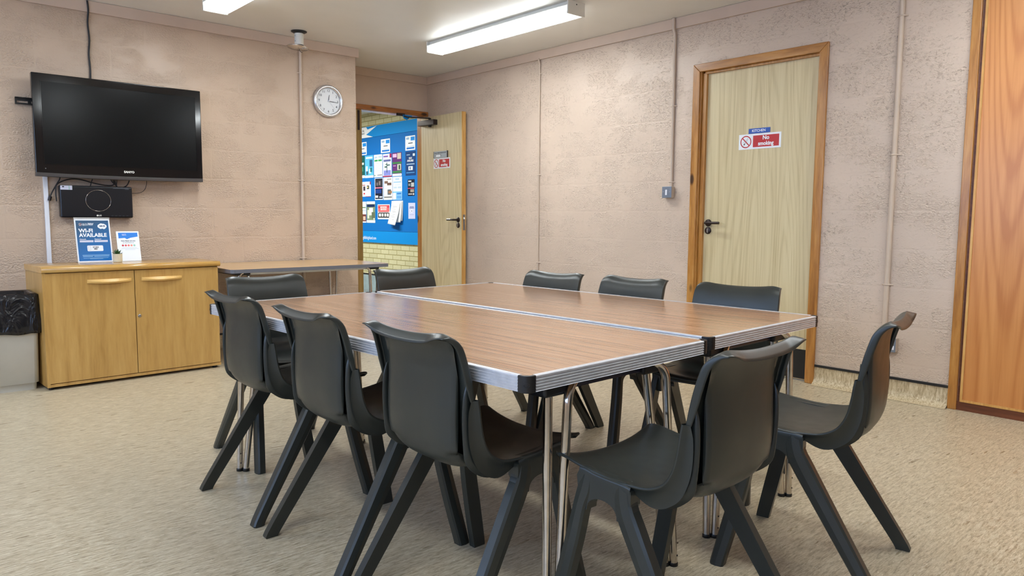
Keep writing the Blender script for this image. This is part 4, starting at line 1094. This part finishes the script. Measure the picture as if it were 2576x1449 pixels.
# side table legs: tube pair per corner spreading along x
for sx_ in (-1, 1):
    for sy_ in (-1, 1):
        q = MB(); fx, fy = sx_*(hx-.11), sy_*(hy-.06)
        for s, tx in ((-1, -.035), (1, .035)):
            f = Vector((fx+s*.013, fy, .006)); tp = Vector((fx+tx, fy, tz-.070))
            pts = [f, f.lerp(tp, .5), tp]
            for k in range(1, 6): pts.append(tp+Vector((0, -sy_*.04*(1-math.cos(R(18*k))), .04*math.sin(R(18*k)))) if s > 0 else tp+Vector((-sx_*.03*(1-math.cos(R(18*k))), 0, .04*math.sin(R(18*k)))))
            q.tube(pts, .0115, 12)
        lg = q.build('leg', M['chrome'], t)
    q = MB(); q.box(sx_*(hx-.11)-.06, sx_*(hx-.11)+.045, -hy+.05, hy-.05, tz-.046, tz-.027); q.build('leg_bracket', M['black'], t, bevel=.006)

# ------------------------------------------------------------------ meeting tables
def ribbed_edge(q, a, b, out, ztop, th):
    """ribbed aluminium extrusion from a to b, out = outward unit vector"""
    a, b, n = Vector(a), Vector(b), Vector(out)
    prof = [(-.011, ztop+.0004), (-.010, ztop+.0014), (-.001, ztop+.0016), (.0022, ztop-.0002)]
    ribs = 5; hh = (th-.003)/ribs
    for k in range(ribs):
        z = ztop-.0015-k*hh
        prof += [(.0024, z-.0004), (.0024, z-hh*.45), (.0006, z-hh*.55), (.0006, z-hh*.9)]
    prof += [(.0024, ztop-th+.0008), (.0, ztop-th), (-.012, ztop-th)]
    q.grid([[p + n*o + Vector((0, 0, z-0)) for o, z in prof] for p in (a, b)], smooth=False)
def meeting_table(label, ox, oy, ang, feet):
    """origin at the corner nearest the camera end and side; local x = width direction, local y = length"""
    t = empty('folding_table', (ox, oy, 0), ang); tag(t, label, 'table', 'two folding tables pushed together')
    Wd, Ld, z, th = .764, 1.828, .696, .038
    c = .030
    q = MB(); q.prism([(.006, c), (c, .006), (Wd-c, .006), (Wd-.006, c), (Wd-.006, Ld-c), (Wd-c, Ld-.006), (c, Ld-.006), (.006, Ld-c)], I4, z-.030, z)
    q.build('table_top', M['teak'], t)
    for a, b, n in (((0.0, c, 0), (0.0, Ld-c, 0), (-1, 0, 0)), ((Wd-c, 0, 0), (c, 0, 0), (0, -1, 0)), ((Wd, Ld-c, 0), (Wd, c, 0), (1, 0, 0)), ((c, Ld, 0), (Wd-c, Ld, 0), (0, 1, 0))):
        q = MB(); n_ = Vector(n)
        ribbed_edge(q, Vector(a)-n_*.0024, Vector(b)-n_*.0024, n, z, th); q.build('edge_strip', M['alu'], t)
    for cx, cy, sx_, sy_ in ((0, 0, 1, 1), (Wd, 0, -1, 1), (0, Ld, 1, -1), (Wd, Ld, -1, -1)):
        r = .020; poly = [(c, 0)]
        for k in range(7):
            a = R(90*k/6); poly.append((r-r*math.sin(a), r-r*math.cos(a)))
        poly += [(0, c), (.005, c), (.010, .016), (.016, .010), (c, .005)]
        poly = [(cx+sx_*x, cy+sy_*y) for x, y in poly]
        if sx_*sy_ < 0: poly = poly[::-1]
        q = MB(); q.prism(poly, I4, z-th-.001, z+.0016); cap = q.build('corner_cap', M['black'], t, bevel=.0015)
        px, py = cx+sx_*.0056, cy+sy_*.0056
        Mo = plane_matrix((px, py, z-.020), (sy_*.7071, -sx_*.7071, 0), (0, 0, 1))
        q = MB(); q.tube([Mo @ Vector((.007*math.cos(2*math.pi*k/20), .005*math.sin(2*math.pi*k/20), .0002-.0012*math.cos(2*math.pi*k/20)**2)) for k in range(21)], .0006, 5); q.build('moulded_oval', M['black'], cap)
    # folding leg frames: at each end a bent hoop tube and a straight brace tube meet at both feet
    for end, (y_e, sgn) in enumerate(((0.0, 1), (Ld, -1))):
        Y = lambda d: y_e + sgn*d
        q = MB(); q.box(.14, Wd-.14, Y(.085), Y(.125), z-.078, z-.034); q.build('leg_rail', M['dark_rail'], t, bevel=.003)
        for k in (0, 1):
            inx = 1 if k == 0 else -1
            fo, to, fi, ti = feet[end][k]
            xb = ti
            q = MB(); q.box(xb-.045, xb+.045, Y(.070), Y(.140), z-.086, z-.032); q.build('pivot_bracket', M['black'], t, bevel=.010, seg=3)
            q = MB(); bend = .062
            f = Vector((fo, Y(.062), .008)); tp = Vector((to, Y(.060), z-.050-bend))
            pts = [f, f.lerp(tp, .35), f.lerp(tp, .7), tp]
            for j_ in range(1, 10):
                a = R(10*j_); pts.append(tp + Vector((inx*bend*(1-math.cos(a)), sgn*.02*math.sin(a)*j_/9, bend*math.sin(a))))
            pts.append(pts[-1]+Vector((inx*.06, 0, 0)))
            q.tube(pts, .0125, 14)
            f2 = Vector((fi, Y(.081), .008)); tp2 = Vector((ti, Y(.105), z-.040))
            q.tube([f2, f2.lerp(tp2, .35), f2.lerp(tp2, .7), tp2], .0125, 14)
            lg = q.build('leg', M['chrome'], t)
            q = MB()
            for ff in (f, f2): q.lathe([(0, 0), (.0138, 0), (.0138, .010), (.0115, .014)], Matrix.Translation((ff.x, ff.y, 0)), 14)
            q.build('rubber_foot', M['black'], lg)
            for zz in (.035, .075):
                q = MB(); q.lathe([(0, .002), (.0028, .0014), (.003, 0)], plane_matrix((fo+.0118*(to-fo)*0, Y(.062)-.0122, zz), (1, 0, 0), (0, 0, 1)), 8)
                q.build('rivet', M['bronze'], lg)
    return t
a1, a2 = R(90-92.08+0), R(0)
# rotation: length axis local y points to heading 92.08 deg
rot1 = 1.6071-math.pi/2; rot2 = 1.609-math.pi/2
meeting_table('near folding table with brown wood-effect top and ribbed metal edge', -3.4461, -4.6210, rot1, {0: ((.178, .205, .159, .180), (.702, .632, .684, .585)), 1: ((.085, .110, .103, .170), (.672, .650, .654, .590))})
meeting_table('far folding table on the kitchen door side, brown wood-effect top', -2.6475, -4.5719, rot2, {0: ((.172, .188, .153, .162), (.704, .655, .686, .600)), 1: ((.085, .110, .103, .170), (.672, .650, .654, .590))})

# ------------------------------------------------------------------ chairs
def catmull(rows, sub):
    out = []; n = len(rows)
    for i in range(n-1):
        p0, p1, p2, p3 = rows[max(i-1, 0)], rows[i], rows[i+1], rows[min(i+2, n-1)]
        for k in range(sub):
            u = k/sub
            out.append([0.5*((2*b)+(c-a)*u+(2*a-5*b+4*c-d)*u*u+(3*b-a-3*c+d)*u**3) for a, b, c, d in zip(p0, p1, p2, p3)])
    out.append(list(rows[-1])); return out
# columns: centre u,z | edge u,z | half width | flange length
SR = [
 [.228, .422, .240, .444, .178, .006],
 [.235, .434, .246, .456, .186, .008],
 [.222, .443, .234, .465, .194, .008],
 [.190, .443, .205, .466, .198, .008],
 [.140, .437, .145, .456, .200, .005],
 [.060, .431, .055, .446, .200, .005],
 [.000, .429, .000, .447, .200, .026],
 [-.050, .432, -.045, .452, .200, .050],
 [-.088, .442, -.080, .468, .200, .050],
 [-.116, .462, -.100, .490, .200, .044],
 [-.134, .492, -.114, .522, .200, .038],
 [-.143, .535, -.122, .562, .200, .032],
 [-.147, .575, -.126, .592, .200, .026],
 [-.148, .612, -.130, .617, .199, .018],
]
# upper back: centre u,z | edge u,z | half width | corner drop
UR = [
 [-.148, .606, -.134, .606, .1905, .0],
 [-.149, .640, -.139, .640, .1890, .0],
 [-.152, .680, -.147, .681, .1875, .001],
 [-.159, .716, -.157, .719, .1860, .003],
 [-.169, .742, -.166, .748, .1840, .006],
 [-.181, .757, -.176, .766, .1815, .009],
 [-.194, .766, -.186, .778, .1785, .012],
 [-.206, .770, -.196, .785, .1755, .014],
]
def make_chair():
    t = empty('stacking_chair')
    rows = catmull(SR, 5)
    T = [math.sin((-1+2*k/36)*math.pi/2*.93)/math.sin(math.pi/2*.93) for k in range(37)]
    grid = []
    for i, (uc, zc, ue, ze, w, fl) in enumerate(rows):
        a = rows[max(i-1, 0)]; b = rows[min(i+1, len(rows)-1)]
        tu, tz_ = b[2]-a[2], b[3]-a[3]; l = math.hypot(tu, tz_) or 1
        nu, nz_ = -tz_/l, tu/l          # rearward / downward normal
        line = []
        for tt in T:
            p = abs(tt)**2.2
            line.append(Vector((uc+(ue-uc)*p, w*tt, zc+(ze-zc)*p)))
        k_in = min(1.0, max(0.0, (fl-.010)/.016))
        def fl_pts(s):
            e = Vector((ue, s*w, ze)); n = Vector((nu, 0, nz_)); o = Vector((0, s, 0))
            return [e + o*.0020 + n*.0010, e + o*.0030 + n*.0038, e + o*.0022 + n*.0068, e + o*(.001-.010*k_in) + n*max(.0075, .0075+.004*k_in), e - o*(.002+.011*k_in) + n*max(.009, fl)]
        grid.append(fl_pts(-1)[::-1] + line + fl_pts(1))
    cut = 50
    # ---- seat
    q = MB(); q.grid([[tuple(p) for p in r] for r in grid[:cut+1]])
    # side aprons with arches between the legs, and under-seat beam
    for s in (-1, 1):
        arch = [(.160, .430), (.150, .449), (.02, .441), (-.004, .430), (-.004, .395), (.020, .350)]
        for k_ in range(17):
            a_ = math.pi*(1-k_/16); arch.append((.081+.046*math.cos(a_), .350+.037*math.sin(a_)**.8))
        arch.append((.150, .350))
        MAx = Matrix(((1, 0, 0, 0), (0, 0, 1, 0), (0, 1, 0, 0), (0, 0, 0, 1)))
        q.prism(arch, MAx, s*.168, s*.2046)
        sh = []
        for v_, z_ in ((.170, .4385), (.180, .4432), (.190, .4464), (.198, .4466), (.2035, .4440), (.2056, .4380), (.2056, .4280)):
            sh.append([(u_, s*v_, z_+(.0085 if u_ > .13 else .004 if u_ > .10 else .001 if u_ > .07 else -.0045 if u_ < .01 else -.001 if u_ < .03 else .0)) for u_ in (-.002, .02, .05, .08, .11, .135, .152)])
        q.grid(sh)
    q.box(.045, .120, -.17, .17, .392, .424)
    q.box(-.06, .05, -.135, .135, .410, .426)
    q.build('seat', M['chair'], t)
    # ---- backrest
    q = MB(); q.grid([[tuple(p) for p in r] for r in grid[cut:]])
    up = catmull(UR, 6); ug = []
    for (uc, zc, ue, ze, w, D) in up:
        L_ = []
        for tt in T:
            p = abs(tt)**2.2; cdrop = D*max(0.0, (abs(tt)-.72)/.28)**2.4
            L_.append(Vector((uc+(ue-uc)*p+cdrop*.10, w*tt, zc+(ze-zc)*p-cdrop)))
        ug.append(L_)
    q.grid([[tuple(p) for p in r] for r in ug])
    # ribbon edge running up one side, over the top and down the other
    loop = [r[0] for r in ug] + ug[-1][1:-1] + [r[-1] for r in ug[::-1]]
    n = len(loop); rib = []; NS = []

    for i, p in enumerate(loop):
        a = loop[max(i-2, 0)]; b = loop[min(i+2, n-1)]
        d = b-a; tv, tz_ = d.y, d.z; l = math.hypot(tv, tz_) or 1
        N = Vector((0, -tz_/l, tv/l))
        if N.y*p.y < 0 and abs(N.z) < .3: N = -N
        if N.z < -.2: N = -N
        NS.append(N)
    for _ in range(16):
        NS = [NS[0]] + [((NS[i-1]+NS[i]*2+NS[i+1])/4).normalized() for i in range(1, n-1)] + [NS[-1]]
    for i, p in enumerate(loop):
        N = NS[i]
        top = min(1.0, max(0.0, N.z))
        W = Vector((-1, 0, -.95*min(1.0, max(0.0, (.172-abs(p.y))/.07)) if p.z > .72 else 0)).normalized()
        f = min(i, n-1-i)
        L_ = .021+.009*top
        if f < 10: L_ *= .45+.55*(f/10)**.6
        rib.append([tuple(p), tuple(p+N*.0014+W*.0010), tuple(p+N*.0022+W*.0034), tuple(p+N*.0020+W*L_*.35), tuple(p+N*.0008+W*L_*.75), tuple(p-N*.0008+W*L_), tuple(p-N*.0032+W*(L_-.0015)), tuple(p-N*.0036+W*(L_*.6))])
    q.grid(rib)
    back = q.build('backrest', M['chair'], t)
    # rear bulging panel
    PR = [[.0, .412, .100, .0], [-.04, .409, .115, .002], [-.075, .410, .124, .004], [-.107, .415, .131, .007], [-.136, .429, .137, .011], [-.157, .452, .141, .014], [-.168, .485, .1435, .015], [-.173, .53, .145, .016], [-.173, .58, .145, .016], [-.171, .63, .145, .016], [-.170, .68, .146, .015], [-.173, .712, .147, .014], [-.180, .738, .149, .012], [-.190, .758, .150, .008]]
    PRr = catmull(PR, 3); g = []
    for (u_, z_, w, dd) in PRr:
        dd *= .7
        L_ = []
        for k in range(21):
            tt = -1+2*k/20; p = abs(tt)**3.5
            L_.append((u_+dd*p, w*tt, z_+(.016*p if z_ < .47 else 0)))
        lim = -.1525 if z_ < .66 else -.1525-(z_-.66)*.22 if z_ < .74 else -.170-(z_-.74)*.75
        u1, u2 = u_+dd+.004, u_+dd+.012
        if z_ > .46: u1, u2 = min(u1, lim), min(u2, lim)
        side = lambda s: [(u1, s*(w+.0015), z_+(.016 if z_ < .47 else 0)), (u2, s*(w+.002), z_+(.018 if z_ < .47 else 0))]
        a, b = side(-1); c, d = side(1)
        g.append([b, a]+L_+[c, d])
    q = MB(); q.grid(g, flip=True); q.build('rear_panel', M['chair'], back)
    for s in (-1, 1):       # inner ribs between panel and side skirts
        rib = []
        for (uf, zf), (ur, zr) in (((-.138, .660), (-.148, .655)), ((-.136, .625), (-.158, .622)), ((-.132, .57), (-.161, .565)), ((-.126, .52), (-.158, .507)), ((-.112, .485), (-.150, .457)), ((-.090, .462), (-.118, .424)), ((-.055, .448), (-.085, .408)), ((-.02, .44), (-.045, .402))):
            rib.append([(uf, zf, 0), (ur, zr, 0)])
        q = MB(); rr_ = []
        for (a, b) in rib: rr_.append((a, b))
        cr = catmull([[a[0], a[1], b[0], b[1]] for a, b in rib], 4)
        q.grid([[(r0, s*.1765, r1), (r2, s*.1735, r3)] for r0, r1, r2, r3 in cr])
        q.build('side_rib', M['chair'], back, solid=.0035, sol_off=0)
    # ---- legs: (z, u_a, u_b) with u_a the leading edge
    FL = [(.441, .150, .112), (.395, .163, .116), (.355, .171, .130), (.27, .188, .143), (.14, .217, .170), (.02, .243, .199), (.0, .245, .203)]
    RL = [(.4355, .052, .002), (.395, .046, -.006), (.355, .034, -.030), (.27, -.022, -.082), (.14, -.110, -.162), (.02, -.191, -.236), (.0, -.200, -.240)]
    for s in (1, -1):
        for tab_, nm in ((FL, 'front'), (RL, 'rear')):
            q = MB(); rws = []
            for z_, ua, ub in catmull([list(r) for r in tab_], 3):
                f = 1-z_/.441
                vo = .2048+.042*f; th = .030+.003*f
                um = (ua+ub)/2; hw = (ua-ub)/2
                sec = [(um-hw, vo-th), (um-hw*.98, vo-.007), (um-hw*.74, vo-.0015), (um+hw*.1, vo+.0005), (um+hw*.80, vo-.0035), (um+hw, vo-.010), (um+hw, vo-th)]
                sec = [(a, s*b, z_) for a, b in sec]
                rws.append(sec+[sec[0]])
            q.grid(rws, smooth=False, flip=(s > 0))
            q.add(rws[-1][:-1], [tuple(range(7))])
            q.build('leg', M['chair'], t, weld=True, bevel=0)
    # coloured size dot on the right skirt
    q = MB(); q.lathe([(0, .0012), (.0042, .001), (.0046, 0)], plane_matrix((-.066, -.1868, .434), (1, 0, 0), (0, 0, 1)), 14)
    tag(q.build('size_dot', pc(20, 110, 170), t), 'small blue plastic dot')
    return t
chairs = [
 ('A', -3.376, -3.196, 2.0, 'charcoal chair at the near table, furthest of the three facing the kitchen wall'),
 ('B', -3.368, -3.765, .6, 'charcoal chair in the middle of the near table side, between two others'),
 ('C', -3.333, -4.265, 1.2, 'charcoal chair at the near table closest to the near corner, back to camera'),
 ('G', -3.149, -2.703, -88.9, 'charcoal chair at the far end of the near table, in front of the side table'),
 ('E', -3.060, -4.768, 91.5, 'charcoal chair at the right end of the near table, its back panel facing the camera'),
 ('F', -2.364, -4.786, 102.4, 'rightmost charcoal chair, angled away from the far table, pushed out sideways'),
 ('H', -2.359, -2.665, -87.0, 'charcoal chair at the far end of the far table, before the open doorway'),
 ('I', -2.083, -3.158, 183.5, 'leftmost of the three charcoal chairs along the kitchen wall side'),
 ('J', -2.015, -3.614, 180.5, 'middle of the three charcoal chairs along the kitchen wall side'),
 ('K', -1.960, -4.157, 188.5, 'charcoal chair standing in front of the closed kitchen door'),
]
proto = make_chair()
for i, (n, x, y, hd, lb) in enumerate(chairs):
    o = proto if i == 0 else copy_tree(proto)
    o.location = (x, y, 0); o.rotation_euler = (0, 0, R(hd))
    tag(o, lb, 'chair', 'charcoal plastic chairs around the tables')

# put every Empty at the base of its own thing
bpy.context.view_layer.update()
for e in [o for o in col.objects if o.type == 'EMPTY' and o.parent is None and o.location.length < 1e-6]:
    kids = [o for o in bpy.data.objects if o.parent == e]
    pts = []
    def gather(o, off):
        if o.type == 'MESH':
            for c in o.bound_box: pts.append(Vector(c) + off + o.location)
        for k in [x for x in bpy.data.objects if x.parent == o]: gather(k, off + o.location)
    for k in kids: gather(k, Vector((0, 0, 0)))
    if not pts: continue
    lo = Vector([min(p[i] for p in pts) for i in range(3)]); hi = Vector([max(p[i] for p in pts) for i in range(3)])
    base = Vector(((lo.x+hi.x)/2, (lo.y+hi.y)/2, lo.z))
    e.location = base
    for k in kids: k.location = k.location - base

# ------------------------------------------------------------------ lights
w_ = bpy.data.worlds.new('World'); scene.world = w_; w_.use_nodes = True
bg = w_.node_tree.nodes['Background']
bg.inputs['Color'].default_value = (.42, .62, 1.0, 1); bg.inputs['Strength'].default_value = 3.8
for (a, b) in wins:
    ld = bpy.data.lights.new('window_portal', 'AREA'); ld.shape = 'RECTANGLE'; ld.size = b-a-.1; ld.size_y = WZ1-WZ0-.1
    ld.cycles.is_portal = True
    o = bpy.data.objects.new('window_portal', ld); col.objects.link(o)
    o.matrix_world = plane_matrix((XL-.15, (a+b)/2, (WZ0+WZ1)/2), (0, 1, 0), (0, 0, 1))
    # area lights shine along -z of their frame: turn towards +x
    o.matrix_world = Matrix.Translation((XL-.15, (a+b)/2, (WZ0+WZ1)/2)) @ Matrix.Rotation(R(-90), 4, 'Y') @ Matrix.Rotation(R(90), 4, 'Z')
ld = bpy.data.lights.new('corridor_fill_light', 'AREA'); ld.shape = 'RECTANGLE'; ld.size = .3; ld.size_y = 2.4; ld.energy = 75; ld.color = (1, 1, .93)  # unseen area lamp added to light the corridor and its board
o = bpy.data.objects.new('corridor_fill_light', ld); col.objects.link(o); o.location = (-.7, 3.2, 2.48)

# ------------------------------------------------------------------ camera
cam = bpy.data.cameras.new('camera'); co = bpy.data.objects.new('camera', cam); col.objects.link(co)
cam.sensor_fit = 'HORIZONTAL'; cam.sensor_width = 36; cam.lens = 1840.325/2576*36
cam.clip_start = .05
yaw, pitch, roll = .7266, -.0960, .0073
cy_, sy_, cp_, sp_ = math.cos(yaw), math.sin(yaw), math.cos(pitch), math.sin(pitch)
Fv = Vector((sy_*cp_, cy_*cp_, sp_)); Rv = Vector((cy_, -sy_, 0)); Uv = Rv.cross(Fv)
R2v = Rv*math.cos(roll)+Uv*math.sin(roll); U2v = Uv*math.cos(roll)-Rv*math.sin(roll)
mw = Matrix.Identity(4)
for i in range(3): mw[i][0] = R2v[i]; mw[i][1] = U2v[i]; mw[i][2] = -Fv[i]
mw[0][3], mw[1][3], mw[2][3] = -4.5453, -5.8052, 1.0539
co.matrix_world = mw
scene.camera = co

scene.view_settings.view_transform = 'Standard'; scene.view_settings.look = 'None'
scene.view_settings.exposure = 0.88; scene.view_settings.gamma = 1.0
scene.view_settings.use_curve_mapping = False
scene.render.engine = 'CYCLES'
scene.cycles.use_denoising = True
scene.cycles.max_bounces = 8; scene.cycles.diffuse_bounces = 5; scene.cycles.glossy_bounces = 4
scene.cycles.transmission_bounces = 6; scene.cycles.sample_clamp_indirect = 8
